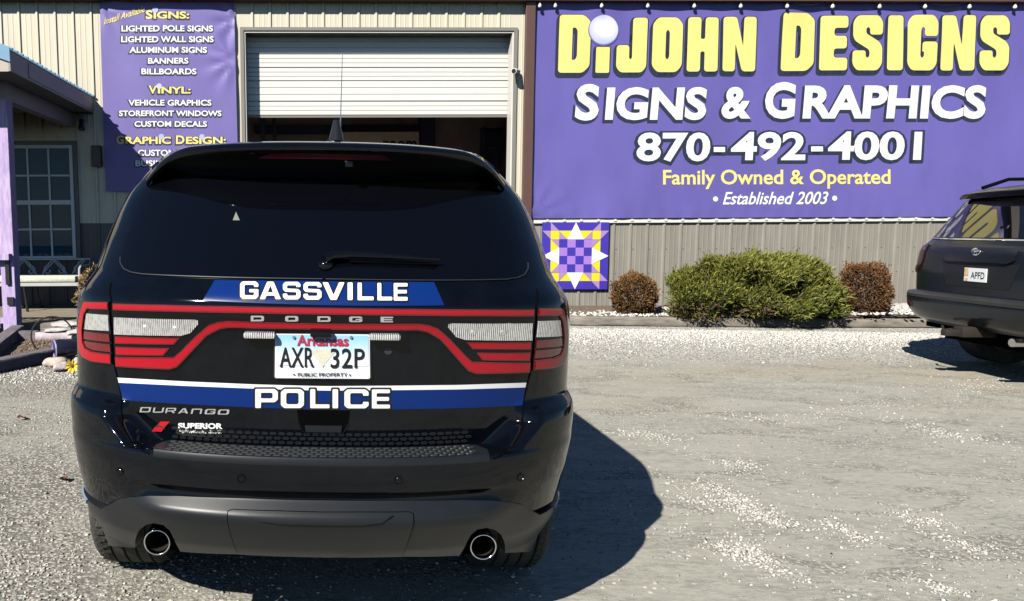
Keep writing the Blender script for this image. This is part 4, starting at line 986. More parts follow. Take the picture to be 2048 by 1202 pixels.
for s, p in ((-1, tl[0]), (1, tl[1])):        # red glass carried round the corner
    zz = np.linspace(1.085, 1.225, 9); zz = np.linspace(float(a[-1, 1]) + .01, float(a[0, 1]) - .004, 9); mb = MB(); mb.smooth = True; 
    for j, z in enumerate(zz):
        for i, t in enumerate(np.linspace(.965, 1.16, 8)):
            q, _ = CB.P(t, z, .009 - .004 * (i == 7)); mb.v.append((s * q[0], q[1], q[2]))
    mb.f = [(j * 8 + i, j * 8 + i + 1, (j + 1) * 8 + i + 1, (j + 1) * 8 + i) for j in range(8) for i in range(7)]
    obj('side_lens', mb, 'reddk', car, parent=p, frame=MCAR, angle=None)
# vinyl
bandT = ([(406, 601), (429.6, 561), (868, 565), (888, 611)])
v, f = poly_raw([[tuple(p) for p in bandT]]); v, f, _ = gridcut(v, f, 25, 12)
v[:, 1] += np.where(v[:, 0] > 0, 4.5 * (1 - ((v[:, 0] - 647) / 241) ** 2) * np.clip((v[:, 1] - 561) / 40, 0, 1), 0)
decal('blue_stripe', (v, f), .0022, 'blue', TG)
GS = [('G', 480.6, 517), ('A', 520, 562), ('S', 566, 601), ('S', 607, 643), ('V', 645, 689), ('I', 695, 705), ('L', 715, 747), ('L', 754.5, 784), ('E', 787, 814.6)]
def drop(items, y0, y1, sl): return [(c, x0, y0 + sl * ((x0 + x1) / 2 - 647), x1, y1 + sl * ((x0 + x1) / 2 - 647)) for c, x0, x1 in items]
G_ = drop(GS, 566.3, 600.8, .011)
decal('town_name_outline', glyphs_px(WIDE, G_, 2.6), .0034, 'black', TG); decal('town_name', glyphs_px(WIDE, G_), .0046, 'white', TG)
def strip(top, bot, n=30):
    xs = np.linspace(top[0][0], top[-1][0], n); tx, ty = zip(*top); bx_, by = zip(*bot); xb = np.linspace(bot[0][0], bot[-1][0], n)
    v = [(x, np.interp(x, tx, ty)) for x in xs] + [(x, np.interp(x, bx_, by)) for x in xb]
    return np.array(v), [(i, i + 1, n + i + 1, n + i) for i in range(n - 1)]
WT = [(235.5, 755), (370, 762.5), (511, 768.5), (646, 772), (782, 771), (920, 769.5), (1052, 765)]
WB = [(238, 765), (371, 771.5), (511, 777), (646, 781), (782, 780), (920, 778.5), (1050, 774.5)]
BB = [(245.5, 800), (371, 808), (511, 815), (646, 819), (782, 818.5), (920, 816), (1045, 811)]
decal('blue_stripe', strip(WB, BB), .0022, 'blue', TG); decal('white_stripe', strip(WT, WB), .0022, 'white', TG)
PO = drop([('P', 511, 556), ('O', 562, 608), ('L', 620.5, 659), ('I', 665, 676), ('C', 688.6, 737), ('E', 743.5, 779.4)], 777.5, 815.5, .004)
decal('police_outline', glyphs_px(WIDE, PO, 3.4), .0034, 'black', TG); decal('police_lettering', glyphs_px(WIDE, PO), .0046, 'white', TG)
# chrome lettering and badges
DG = drop([('D', 503, 529), ('O', 571, 597), ('D', 635, 661), ('G', 698, 724), ('E', 760.5, 785)], 631.5, 641.3, .008)
obj('maker_lettering', CB.patch((CB.px(*glyphs_px(WIDE, DG)[0].T), glyphs_px(WIDE, DG)[1]), .012, .006), 'chromelet', car, parent=lb, frame=MCAR, angle=None)
dl = [('D', 280, 302), ('U', 306, 328), ('R', 331, 352), ('A', 356, 378), ('N', 382, 404), ('G', 409, 431), ('O', 435, 458)]
dg = glyphs_px(WIDE, [(c, x0, 813.5 + (x0 - 280) * .03, x1, 824 + (x0 - 280) * .03) for c, x0, x1 in dl], -.5, .25)
obj('model_lettering', CB.patch((CB.px(*dg[0].T), dg[1]), .005, .004), 'chromelet', car, parent=TG, frame=MCAR, angle=None)
for pts, mm in (([(317, 848), (322, 842.5), (340.5, 842.5), (333, 851), (326, 851)], 'badge_red'), ([(306, 860), (311, 853.5), (330, 852.5), (325, 862), (306, 862)], 'badge_red'), ([(309, 853), (316, 849), (333.5, 850.5), (329, 858), (321, 852.5)], 'steel')):
    obj('slanted_badge', CB.patch(poly(ptz(*pts)), .005, .003), mm, car, parent=TG, frame=MCAR, angle=None)
decal('dealer_lettering', join2(text_px('SUPERIOR', (357, 845.5, 445.6, 857), .045, tilt=.008), text_px('AUTOMOTIVE GROUP', (358, 859, 446, 866), .018, space=1.15, tilt=.008)), .003, 'white', TG)
# number plate with its holder, lamps
pc = [ptz((549, 664.5))[0], ptz((741, 666))[0], ptz((742, 760))[0], ptz((547.5, 758))[0]]
def plate_xyz(px, py, lift):
    o, d = rays(px, py); o = CB.inv[:3, :3] @ o + CB.inv[:3, 3]; d = d @ CB.inv[:3, :3].T
    t = (2.318 - Y0 - o[1]) / d[..., 1]; q = o + d * t[..., None]; q[..., 1] -= lift; return q
def flat(name, vf, lift, m, parent, th=0.0):
    q = plate_xyz(vf[0][:, 0], vf[0][:, 1], lift); mb = MB().add(q, vf[1])
    if th:
        n = len(q); k = len(mb.v); b = q.copy(); b[:, 1] += th; mb.v += [tuple(p) for p in b]; mb.f += [(i, (i + 1) % n, k + (i + 1) % n, k + i) for i in range(n)]
    return obj(name, mb, m, car, parent=parent, frame=MCAR)
def ring(pts, r=5): p = rounded(pts, r); return np.array(p), [tuple(range(len(p)))]
pl = flat('number_plate', ring([(548, 664.5), (741, 666), (742.5, 759.5), (547, 757.8)], 6), .0, 'trimlite', None, .014)
flat('plate_face', ring([(550.5, 667), (739, 668.5), (740, 757.3), (549.7, 755.7)], 4), .0035, 'plate', pl)
def pgrad():
    m = mat('plate_sky_print', (.8, .8, .8), .35); t = m.node_tree; tc = t.nodes.new('ShaderNodeTexCoord'); sp = t.nodes.new('ShaderNodeSeparateXYZ'); cr = t.nodes.new('ShaderNodeValToRGB')
    t.links.new(tc.outputs['Generated'], sp.inputs[0]); t.links.new(sp.outputs[2], cr.inputs[0])
    cr.color_ramp.elements[0].color = (.80, .82, .83, 1); cr.color_ramp.elements[1].color = (.30, .58, .82, 1); cr.color_ramp.elements[0].position = .1; cr.color_ramp.elements[1].position = .9
    t.links.new(cr.outputs[0], t.nodes['Principled BSDF'].inputs['Base Color']); return m
M['platesky'] = pgrad()
flat('plate_sky', ring([(553, 669), (736.5, 670.5), (737.5, 732), (552.5, 730)], 3), .005, 'platesky', pl)
gem = [[(620.5, 703), (633, 697.5), (657, 697.5), (669.5, 703), (645, 734)]]
flat('plate_gem', poly_raw(gem), .006, 'platecream', pl)
flat('plate_state_name', text_px('Arkansas', (594, 669.5, 697, 691.5), .03, tilt=.01), .0075, 'platered', pl)
flat('plate_number', join2(text_px('AXR', (559.5, 694, 628, 733.5), .012, space=1.05), text_px('32P', (661, 696, 729, 735.5), .012, space=1.05)), .0075, 'black', pl)
flat('plate_footer', join2(text_px('PUBLIC PROPERTY', (595.5, 744.5, 695, 752), .02), disc(588, 748, 1.8, 10), disc(699.5, 749, 1.8, 10)), .0075, 'shade', pl)
bm_ = MB(); q = plate_xyz(np.array([642.]), np.array([668.]), 0)[0]
for px, r in ((588, .0045), (702, .0045)):
    q = plate_xyz(np.array([float(px)]), np.array([674.]), 0)[0]; bm_.lathe([(0, -.011), (r, -.010), (r * 1.3, -.006), (r * 1.3, 0)], tuple(q), 'y', 10)
obj('plate_bolts', bm_, 'steel', car, parent=pl, frame=MCAR, smooth=True)
for x0, x1, y0, y1 in ((489, 551, 662, 674.5), (738, 799.5, 665.5, 678)):
    q = plate_xyz(np.array([x0, x1, x0], float), np.array([y0, y0, y1], float), .0); mb = MB()
    mb.box(q[0][0], q[1][0], q[0][1] - .035, q[0][1] + .03, q[2][2], q[0][2], .006); mb.smooth = True
    obj('plate_lamp', mb, 'lens', car, parent=TG, frame=MCAR)
q = plate_xyz(np.array([642.]), np.array([666.]), 0)[0]
mb = MB(); mb.box(q[0] - .034, q[0] + .034, q[1] - .030, q[1] + .02, q[2] - .010, q[2] + .012, .005); obj('reversing_camera', mb, 'gloss', car, parent=TG, frame=MCAR, smooth=True)
q = ptz((776.5, 701)); P_, n_ = CB.P(q[:, 0], q[:, 1], 0); mb = MB().lathe([(.0, -.003), (.0095, -.004), (.013, -.003), (.014, 0.002)], tuple(P_[0]), 'y', 20); obj('lock_cylinder', mb, 'trimlite', car, parent=TG, frame=MCAR, smooth=True)
# handle recess
obj('handle_recess', CB.patch(poly(ptz((594, 820), (700, 821.5), (697, 845), (690, 862), (684, 868), (612, 867), (604, 861), (597, 844))), .002, .0, .01, .01), 'gap', car, parent=TG, frame=MCAR, angle=None)
line_pts = ptz((597, 844), (604, 861), (612, 867.5), (684, 868.5), (690, 862), (697, 845)); P_, _ = CB.P(line_pts[:, 0], line_pts[:, 1], .002)
hr = obj('handle_edge', MB().tube([tuple(p) for p in P_], .0025, 6), 'paint', car, parent=TG, frame=MCAR, smooth=True)
obj('handle', CB.patch(poly(ptz((609.6, 850), (684, 851), (682, 864), (612, 863))), .006, .005, .01, .01), 'trim', car, parent=TG, frame=MCAR, angle=None)
# honeycomb strip on the tailgate foot and the step pad on the bumper
def hexes(x0, x1, n, rows_, hw, hh):
    out = []
    for r in range(rows_):
        for i in range(n):
            c = x0 + (x1 - x0) * (i + .5 * (r % 2) + .5) / (n + .5); yy = r * hh * 1.55
            out.append((c, yy, [(c - hw * .95, yy), (c - hw * .55, yy + hh * .48), (c + hw * .55, yy + hh * .48), (c + hw * .95, yy), (c + hw * .55, yy - hh * .48), (c - hw * .55, yy - hh * .48)]))
    return out
hs = [h[2] for h in hexes(-.50, .50, 36, 3, .0128, .0100)]
v, f = poly_raw([[(a_, b_ + .778) for a_, b_ in h] for h in hs]); obj('honeycomb_strip', CB.patch((CB.xz(v[:, 0], v[:, 1]), f), .0035, .003, 0, 0), 'trim', car, parent=TG, frame=MCAR, angle=None)
def pad_y(x): return float(CB.rear(x, .75)) - .004
xs = np.linspace(-.535, .535, 41); mb = MB()
for x in xs:
    k = min(1, (.535 - abs(x)) / .05 + .35); yf = pad_y(x) ; yb_ = yf + .105 * k
    mb.v += [(x, yf + .002, .742), (x, yf, .752), (x, yf + .006, .765), (x, yb_, .771), (x, yb_ + .01, .760)]
mb.f = [(i * 5 + j, i * 5 + j + 1, i * 5 + j + 6, i * 5 + j + 5)[::-1] for i in range(40) for j in range(4)]
sp = obj('step_pad', mb, 'trim', car, parent=BU, frame=MCAR, smooth=True, angle=.7)
mb = MB()
for c, yy, h in hexes(-.50, .50, 34, 6, .0135, .0112):
    if yy > .08: continue
    base = [(a_, pad_y(a_) + .018 + b_, .7662 + .0060 * ((.018 + b_) / .10)) for a_, b_ in h]; k = len(mb.v)
    mb.v += [(c + (p[0] - c) * .86, p[1] * .86 + (pad_y(c) + .018 + yy) * .14, p[2] + .0032) for p in base] + base
    mb.f += [tuple(range(k, k + 6))] + [(k + i, k + (i + 1) % 6, k + 6 + (i + 1) % 6, k + 6 + i) for i in range(6)]
obj('tread_pattern', mb, 'trimlite', car, parent=sp, frame=MCAR)
# parking sensors
for px, py in ((240, 943), (483, 957), (797, 960.5), (1041, 954)):
    t_, z_ = ptz((px, py))[0]; P_, n_ = CB.P(t_, z_, 0); X = Vector((0, 0, 1)).rotation_difference(Vector(n_)).to_matrix().to_4x4()
    mb = MB().lathe([(0, .0025), (.0095, .0025), (.011, .001), (.012, .0032), (.0145, .0032), (.015, -.001)], (0, 0, 0), 'z', 24); mb.v = [tuple(Vector(P_) + X @ Vector(p)) for p in mb.v]
    obj('parking_sensor', mb, 'gloss', car, parent=BU, frame=MCAR, smooth=True)
# plastic skirt with its exhaust notches
sk = CB.px(*np.array([(646, 1001), (500, 997.5), (358, 993.5), (300, 992.5), (261, 993.6), (241, 997), (224.6, 1006.6), (205, 1016), (240, 1091), (272, 1093), (272.5, 1075), (280, 1058), (294, 1047), (310, 1043.5), (328, 1047), (341, 1058), (350, 1076), (362, 1100), (478, 1105), (646, 1107.5)], float).T)
zc_ = float(sk[7, 1]); sk = np.concatenate([sk[:8], [(-.80, zc_ - .002), (-.92, zc_ + .004), (-1.16, zc_ + .004), (-1.16, .34), (-1.05, .30)], CB.px(np.array([181., 200.]), np.array([1070., 1085.])), sk[8:]]); sk = np.concatenate([sk, mir(sk)])
skm = CB.patch(poly(sk), .006, .05, .02, .012); SK = obj('bumper_skirt', skm, 'trim', car, parent=BU, frame=MCAR, angle=None)
cp = sym([(646, 1027), (560, 1024.5), (466, 1021.5), (458, 1024), (457, 1036), (464, 1065), (478, 1103), (646, 1106.5)])
obj('tow_cover', CB.patch(poly(cp), .010, .005), 'trim', car, parent=SK, frame=MCAR, angle=None)
line('cover_gap', [(646, 1026.2), (560, 1023.7), (466, 1020.7), (457.3, 1023.3), (456.3, 1036), (463.3, 1065), (477, 1102)], .0026, 'gap', SK, off=.0065)
cw = sym([(646, 1044), (560, 1042), (520, 1038), (497, 1029), (560, 1031), (646, 1033)]); obj('pressed_panel', CB.patch(poly(cw), .0165, .008), 'trim', car, parent=SK, frame=MCAR, angle=None)
for s in (1, -1): obj('reflector', CB.patch(poly(np.array([(s * .76, zc_ + .001), (s * 1.03, zc_ + .012), (s * 1.03, zc_ - .022), (s * .80, zc_ - .030)])), .011, .006), 'reflector', car, parent=BU, frame=MCAR, angle=None)
for s in (1, -1):
    lip = MB().lathe([(.0385, .30), (.0385, .015), (.0395, .004), (.042, 0), (.0445, .004), (.0455, .015), (.0455, .3)], (s * .547, 2.385 - Y0, .418), 'y', 40); e = obj('exhaust_tip', lip, 'chrome', car, frame=MCAR, smooth=True, angle=None)
    inn = MB().lathe([(.0380, .02), (.0378, .10), (.0376, .24), (0, .24)], (s * .547, 2.385 - Y0, .418), 'y', 32); obj('pipe_inside', inn, 'soot', car, parent=e, frame=MCAR, smooth=True)
    nb = MB(); pts = []
    for k in range(9):
        q = math.pi * (k / 8); pts.append((s * .56 + .085 * math.cos(q), 2.50 - Y0, .415 + .07 * math.sin(q)))
    for j, yy in enumerate((0, .2)): nb.v += [(p[0], p[1] + yy, p[2]) for p in pts]
    nb.f = [(i, i + 1, 10 + i, 9 + i) for i in range(8)]; obj('exhaust_shroud', nb, 'gap', car, parent=BU, frame=MCAR, smooth=True)
# spoiler
xs = np.linspace(-.668, .668, 61); mb = MB(); mb.smooth = True
def lipz(x): a = abs(x); return 1.757 - .012 * (a / .526) ** 2 - .085 * max(0, (a - .47) / .198) ** 2.0
def lipy(x): return 2.53 + .25 * (abs(x) / .668) ** 3.0
for x in xs:
    a = abs(x) / .668; zl, yl = lipz(x) - .003, lipy(x) ; xt = x * (.90 + .02 * 0)
    zr = 1.81 - .03 * a ** 2 - .02 * max(0, (a - .75) / .25) ** 2; yr = max(3.06, yl + .2); zr = min(zr, zl + .07)
    zb_ = 1.640 + .028 * a ** 2; yb2 = max(float(CB.rear(min(abs(x), .70), zb_)) + Y0 - .004, yl + .03)
    sec = [(yr, zr), (yr - .18, zl + (zr - zl) * .76), (yl + .10, zl + .022), (yl + .03, zl + .010), (yl + .008, zl + .003), (yl, zl - .008), (yl + .004, zl - .018), (yl + .022, zl - .03), (yl + (yb2 - yl) * .45, zl + (zb_ - zl) * .62), (yb2 - .02, zb_ + .008), (yb2 + .03, zb_ - .004)]
    for j, (yy, zz) in enumerate(sec): mb.v.append((x * (1 - .03 * (j == 0)), yy - Y0, zz))
K = 11; mb.f = [(i * K + j, i * K + j + 1, (i + 1) * K + j + 1, (i + 1) * K + j) for i in range(60) for j in range(K - 1)]
mb.f += [tuple(range(K)), tuple(60 * K + j for j in range(K))[::-1]]
SPO = obj('spoiler', mb, 'paint', car, frame=MCAR, angle=.7)
def spo(px, py, lift=.0):
    """photo point on the rear face of the spoiler"""
    o, d = rays(np.array(px, float), np.array(py, float)); o = CB.inv[:3, :3] @ o + CB.inv[:3, 3]; d = d @ CB.inv[:3, :3].T
    out = []
    for k in range(len(px)):
        y = 2.6 - Y0
        for _ in range(30):
            t = (y - o[1]) / d[k, 1]; x = o[0] + d[k, 0] * t; z = o[2] + d[k, 2] * t
            zl, yl = lipz(x) - .003, lipy(x) - Y0; a = abs(x) / .668; zb_ = 1.640 + .028 * a * a; yb2 = float(CB.rear(min(abs(x), .7), zb_)) - .004
            f0 = np.interp(-z, [-(zl - .03), -(zl + (zb_ - zl) * .62), -zb_], [yl + .022, yl + (yb2 - yl) * .45, yb2 - .02]); y = .5 * y + .5 * f0
        out.append((x, y - lift, z))
    return out
n = 24; xs_ = np.linspace(518, 785, n); top = np.interp(xs_, [518, 540, 650, 765, 785], [316, 307.5, 306, 309, 320.5]); bot = np.interp(xs_, [518, 650, 785], [317.5, 318, 321.5])
tp, bp_ = spo(xs_, top, .004), spo(xs_, bot, .004); mb = MB().add(tp + bp_, [(i, i + 1, n + i + 1, n + i) for i in range(n - 1)]); obj('high_brake_light', mb, 'redhi', car, parent=SPO, frame=MCAR, smooth=True)
q = spo([698], [328])[0]; mb = MB(); mb.box(q[0] - .014, q[0] + .014, q[1] - .012, q[1] + .03, q[2] - .012, q[2] + .010, .005); obj('washer_nozzle', mb, 'gloss', car, parent=SPO, frame=MCAR, smooth=True)
# wiper
a = ptz((648, 528), (665, 520), (700, 518.5), (740, 520), (790, 523), (875, 529)); P_, _ = CB.P(a[:, 0], a[:, 1], .028)
wm = MB(); wm.tube([tuple(p) for p in P_], [.016, .016, .013, .012, .009, .004], 10); wpr = obj('wiper', wm, 'gloss', car, frame=MCAR, smooth=True)
a = ptz((700, 527), (875, 532)); P_, _ = CB.P(a[:, 0], a[:, 1], .010); obj('wiper_blade', MB().tube([tuple(p) for p in P_], .005, 6), 'gap', car, parent=wpr, frame=MCAR, smooth=True)
P_, _ = CB.P(*ptz((651, 531))[0], .0); obj('wiper_hub', MB().lump(tuple(P_), .026, 4, 2, (1.1, 1.0, .9), .02), 'gloss', car, parent=wpr, frame=MCAR, smooth=True, angle=None)
# roof antennas
xa, za = depth_pt(np.array([655.]), np.array([283.]), 3.30); xa = float(xa[0]) + .03; zt_ = 1.842
fin = MB(); fin.lathe([(.050, -.03), (.052, .004), (.046, .018), (.03, .028), (0, .031)], (xa, 3.34 - Y0, zt_), 'z', 24)
bm = bmesh.new(); bmesh.ops.create_cone(bm, segments=20, radius1=.036, radius2=.013, depth=.10, cap_ends=True)
for v in bm.verts: v.co = (xa + v.co.x * 1.0, 3.34 - Y0 + v.co.y * 1.6 + (v.co.z + .055) * .5, zt_ + .012 + v.co.z + .055)
fin.addbm(bm); AN = obj('antenna', fin, 'trim', car, frame=MCAR, smooth=True)
x2, z2 = depth_pt(np.array([684.]), np.array([105.]), 3.4)
wh = MB().tube([(xa + .018, 3.42 - Y0, zt_ + .03), (float(x2[0]) + .03 - .045, 3.42 - Y0, float(z2[0]))], [.0035, .0016], 6); obj('whip', wh, 'steel', car, parent=AN, frame=MCAR, smooth=True)
decal('glass_triangle', poly_raw([[(466, 442), (480, 442), (472.5, 425)]]), .0042, 'trianglegrey', rw)  # small dull grey green triangle on the rear window

# ------------------------------------------------------------------ the second car, tail towards the left
MC2 = Matrix.Translation((9.16, 7.52, -.11)) @ Matrix.Rotation(rad(-92), 4, 'Z') @ Matrix.Scale(1.07, 4)
DB = Body(
    W=[(.45, .87), (.6, .93), (.8, .955), (1.0, .955), (1.1, .945), (1.2, .93), (1.27, .90), (1.31, .87), (1.5, .82), (1.7, .75), (1.80, .70), (1.86, .62), (1.90, .45), (1.915, .15)],
    Rt=[(.5, -2.26), (.66, -2.27), (.8, -2.285), (1.0, -2.29), (1.2, -2.275), (1.28, -2.255), (1.32, -2.22), (1.72, -1.98), (1.78, -1.92), (1.84, -1.80), (1.88, -1.62), (1.915, -1.1)],
    Rb=[(.45, -2.20), (.52, -2.32), (.60, -2.37), (.70, -2.39), (.76, -2.385), (.80, -2.36), (.9, -2.3)],
    Ft=[(.45, 2.2), (.7, 2.38), (1.0, 2.32), (1.12, 2.2), (1.2, 1.6), (1.28, 1.1), (1.5, .75), (1.75, .3), (1.85, 0), (1.915, -.5)],
    L=[(.45, .30), (1.2, .26), (1.6, .23), (1.85, .16), (1.92, .1)], m=4.2, bow=.03, z0=.45, xe=(.92, .95), pad=.79, frame=MC2, top=.84)
c2 = thing('parked_suv', 'dark grey SUV at the right edge parked side on to the taupe wall', 'car', MC2)
zs2 = np.unique(np.round(np.concatenate([np.arange(.46, .78, .02), np.arange(.784, .796, .0015), np.arange(.80, 1.34, .02), np.arange(1.34, 1.80, .03), np.arange(1.80, 1.916, .009)]), 5))
rows, nt, ns, nf = DB.shell(zs2, 70, 44, 24); nc = rows.shape[1]; b2 = MB(); b2.smooth = True; b2.v = [tuple(q) for q in rows.reshape(-1, 3)]; bb2 = MB(); bb2.smooth = True; bb2.v = list(b2.v)
AX2 = (-1.33, 1.46); RW2 = .40
for j in range(len(zs2) - 1):
    for i in range(nc):
        i2 = (i + 1) % nc; x, y, z = (rows[j, i] + rows[j + 1, i2]) / 2
        if not (nt <= i < nt + ns or i >= nt + ns + nf) or not any((y - a) ** 2 + (z - RW2) ** 2 < .46 ** 2 for a in AX2):
            (bb2 if i < nt and z < .79 else b2).f.append((j * nc + i, j * nc + i2, (j + 1) * nc + i2, (j + 1) * nc + i))
b2.f.append(tuple((len(zs2) - 1) * nc + i for i in range(nc)))
obj('body', prune(b2), 'paint2', c2, frame=MC2, angle=.9); B2O = obj('bumper', prune(bb2), 'paint2', c2, frame=MC2, angle=.9)
mb = MB(); mb.box(-.75, .75, -1.95, 2.0, .28, .50); mb.box(-.82, .82, -2.1, -1.9, .40, .5); obj('underbody', mb, 'gap', c2, frame=MC2)
for y in AX2:
    for s in (1, -1): wheel(c2, MC2, s * .80, y, RW2, .265, s, grooves=False)
side_glass(DB, c2, MC2, [[(-1.75, 1.36), (-.95, 1.32), (-.95, 1.72), (-1.6, 1.70)], [(-.88, 1.32), (.0, 1.30), (.0, 1.73), (-.88, 1.73)], [(.07, 1.30), (.95, 1.29), (.35, 1.72), (.07, 1.73)]], 'glass2')
def p2(*pts): q = np.array(pts, float); return DB.px(q[:, 0], q[:, 1])
def xz2(*pts): q = np.array(pts, float); return DB.xz(q[:, 0], q[:, 1])
def add2(name, a, off, rim, m, parent=None): return obj(name, DB.patch(poly(a), off, rim), m, c2, parent=parent, frame=MC2, angle=None)
rg = add2('rear_window', xz2((-.70, 1.355), (.70, 1.355), (.655, 1.64), (.59, 1.735), (-.59, 1.735), (-.655, 1.64)), .004, .008, 'glass2')
a = xz2(*[(x, 1.335) for x in np.linspace(-.74, .74, 15)]); P_, _ = DB.P(a[:, 0], a[:, 1], .006); obj('window_trim', MB().tube([tuple(p) for p in P_], .008, 8), 'chrome', c2, parent=rg, frame=MC2, smooth=True)
for s in (1, -1):
    t_ = add2('tail_light', xz2((s * .70, 1.275), (s * .90, 1.25), (s * .925, 1.12), (s * .925, .97), (s * .80, .985), (s * .74, 1.10)), .012, .015, 'smoked')
    add2('reverse_light', xz2((s * .76, 1.06), (s * .90, 1.05), (s * .90, 1.0), (s * .79, 1.0)), .016, .006, 'gloss', t_)
    add2('reflector', xz2((s * .72, .66), (s * .86, .68), (s * .86, .63), (s * .74, .62)), .006, .004, 'reddk', B2O)
ga = add2('tailgate_garnish', xz2((-.42, 1.235), (.42, 1.235), (.40, 1.15), (.34, 1.12), (-.34, 1.12), (-.40, 1.15)), .030, .035, 'paint2')
add2('plate_recess', xz2((-.44, 1.115), (.44, 1.115), (.36, .88), (-.36, .88)), .003, .0, 'trim')
P_, _ = DB.P(0, 1.215, .04)
em = MB()
for rx, rz in ((.046, .031), (.016, .031), (.034, .012)):
    em.tube([(P_[0] + rx * math.cos(k * math.pi / 12), P_[1], P_[2] + rz * math.sin(k * math.pi / 12) + (.014 if rx == .034 else 0)) for k in range(25)], .006, 6, cap=False)
obj('emblem', em, 'chrome', c2, parent=ga, frame=MC2, smooth=True)
yp = float(DB.rear(0, 1.0)) - .012; mb = MB(); mb.box(-.125, .125, yp, yp + .01, .935, 1.065); pl2 = obj('number_plate', mb, 'plate', c2, frame=MC2)
tx, tf_ = font_raw('APFD', .01); lo_, hi_ = tx.min(0), tx.max(0); q = (tx - lo_) / (hi_ - lo_); obj('plate_number', MB().add(np.stack([-.045 + q[:, 0] * .155, np.full(len(q), yp - .003), .965 + q[:, 1] * .065], -1), tf_), 'black', c2, parent=pl2, frame=MC2)
mb = MB(); mb.box(-.12, -.075, yp - .002, yp - .001, .985, 1.06); mb.box(-.115, -.08, yp - .002, yp - .001, .94, .965); obj('plate_picture', mb, mat('plate_orange_print', (.62, .27, .10), .4, col2=(.75, .62, .40), vscale=40), c2, parent=pl2, frame=MC2)
for s in (1, -1):
    mb = MB(); mb.tube([(s * .66, -1.75, 1.86), (s * .66, -1.5, 1.945), (s * .665, .2, 1.965), (s * .65, .4, 1.90)], .02, 8); obj('roof_rail', mb, 'gloss', c2, frame=MC2, smooth=True)
    mb = MB().lump((s * 1.04, .85, 1.28), .12, 5, 3, (.9, .6, .8), .05); obj('door_mirror', mb, 'paint2', c2, frame=MC2, smooth=True, angle=None)
mb = MB(); mb.smooth = True; xs = np.linspace(-.66, .66, 31)
for x in xs:
    a = abs(x) / .66; yl = -2.10 + .12 * a ** 3; zl = 1.80 - .02 * a * a - .03 * max(0, (a - .8) / .2) ** 2
    for yy, zz in ((-1.55, 1.885 - .03 * a * a), (-1.85, zl + .055), (yl + .02, zl + .012), (yl, zl), (yl + .02, zl - .015), (-1.97, 1.745)): mb.v.append((x, yy, zz))
mb.f = [(i * 6 + j, i * 6 + j + 1, (i + 1) * 6 + j + 1, (i + 1) * 6 + j) for i in range(30) for j in range(5)] + [tuple(range(6)), tuple(180 + j for j in range(6))[::-1]]
obj('spoiler', mb, 'paint2', c2, frame=MC2, angle=.7)
mb = MB(); xs = np.linspace(-.80, .80, 31)
for x in xs: y = float(DB.rear(x, .76)); mb.v += [(x, y - .01, .735), (x, y - .016, .765), (x, y + .03, .795), (x, y + .09, .797)]
mb.f = [(i * 4 + j, i * 4 + j + 1, i * 4 + j + 5, i * 4 + j + 4)[::-1] for i in range(30) for j in range(3)]; obj('bumper_step', mb, 'trimlite', c2, parent=B2O, frame=MC2, smooth=True)
mb = MB(); mb.box(-.06, .06, -2.42, -2.1, .40, .50, .01); mb.box(-.035, .035, -2.56, -2.40, .41, .47, .008); mb.tube([(-.12, -2.38, .46), (-.2, -2.40, .44), (-.27, -2.36, .47)], .012, 6); obj('tow_hitch', mb, 'iron', c2, frame=MC2, smooth=True)
mb = MB(); mb.tube([(.52, -2.0, .42), (.52, -2.36, .42)], .038, 16); obj('exhaust_pipe', mb, 'steel', c2, frame=MC2, smooth=True)
# ------------------------------------------------------------------ porch on the left
DECK = .27
po = thing('porch', 'wooden porch with blue metal roof and a weathered purple corner post', 'porch', at(-5.5, 9.4, .1))
XE, YF, YB = -3.62, 8.75, 11.93                     # eave line, front end, wall
ZT, ZB = 3.545, 3.315
def slope(x): return (XE - x) * .36
rfm = MB()
for y0, y1 in ((YF + .03, YB),):
    xs = np.arange(0, 4.2, .1); k0 = len(rfm.v)
    for i, dx in enumerate(xs):
        z = ZT + .012 + slope(XE - dx) + 0.0
        rfm.v += [(XE - dx, y0, z), (XE - dx, y1, z)]
    rfm.f += [(k0 + 2 * i, k0 + 2 * i + 1, k0 + 2 * i + 3, k0 + 2 * i + 2) for i in range(len(xs) - 1)]
y = YF + .06
while y < YB:                                       # standing ribs that show along the eave
    rfm.tube([(XE + .02, y, ZT + .026), (XE - 4.0, y, ZT + .026 + slope(XE - 4.0))], .016, 6); y += .152
obj('roof_sheet', rfm, 'roofblue', po)
fs = MB(); fs.box(XE - .025, XE, YF + .02, YB, ZB, ZT); fs.box(XE - .001, XE + .008, YF + .55, YB, ZB + .03, ZT - .02); obj('fascia', fs, 'fascia', po)
rk = MB(); n = 2
rk.v += [(XE + .005, YF, ZT - .13), (XE + .005, YF, ZT + .03), (XE - 4, YF, ZT + .03 + 1.44), (XE - 4, YF, ZT - .13 + 1.44)]; rk.v += [(x, y + .022, z) for x, y, z in rk.v]
rk.f += [(0, 1, 2, 3), (4, 7, 6, 5), (0, 4, 5, 1), (1, 5, 6, 2), (0, 3, 7, 4)]; obj('rake_trim', rk, 'roofblue', po)
gb = MB(); gb.add([(XE - .002, YF + .025, ZB - .003), (XE - .002, YF + .025, ZT - .13), (XE - 4, YF + .025, ZT + 1.31), (XE - 4, YF + .025, ZB - .003)], [(0, 1, 2, 3)]); obj('gable_board', gb, 'beige', po)
sf = MB(); sf.add([(XE - .026, YF + .03, ZB + .01), (XE - .026, YB, ZB + .01), (XE - 4, YB, ZB + .01), (XE - 4, YF + .03, ZB + .01)], [(0, 1, 2, 3)]); obj('soffit', sf, 'soffit', po)
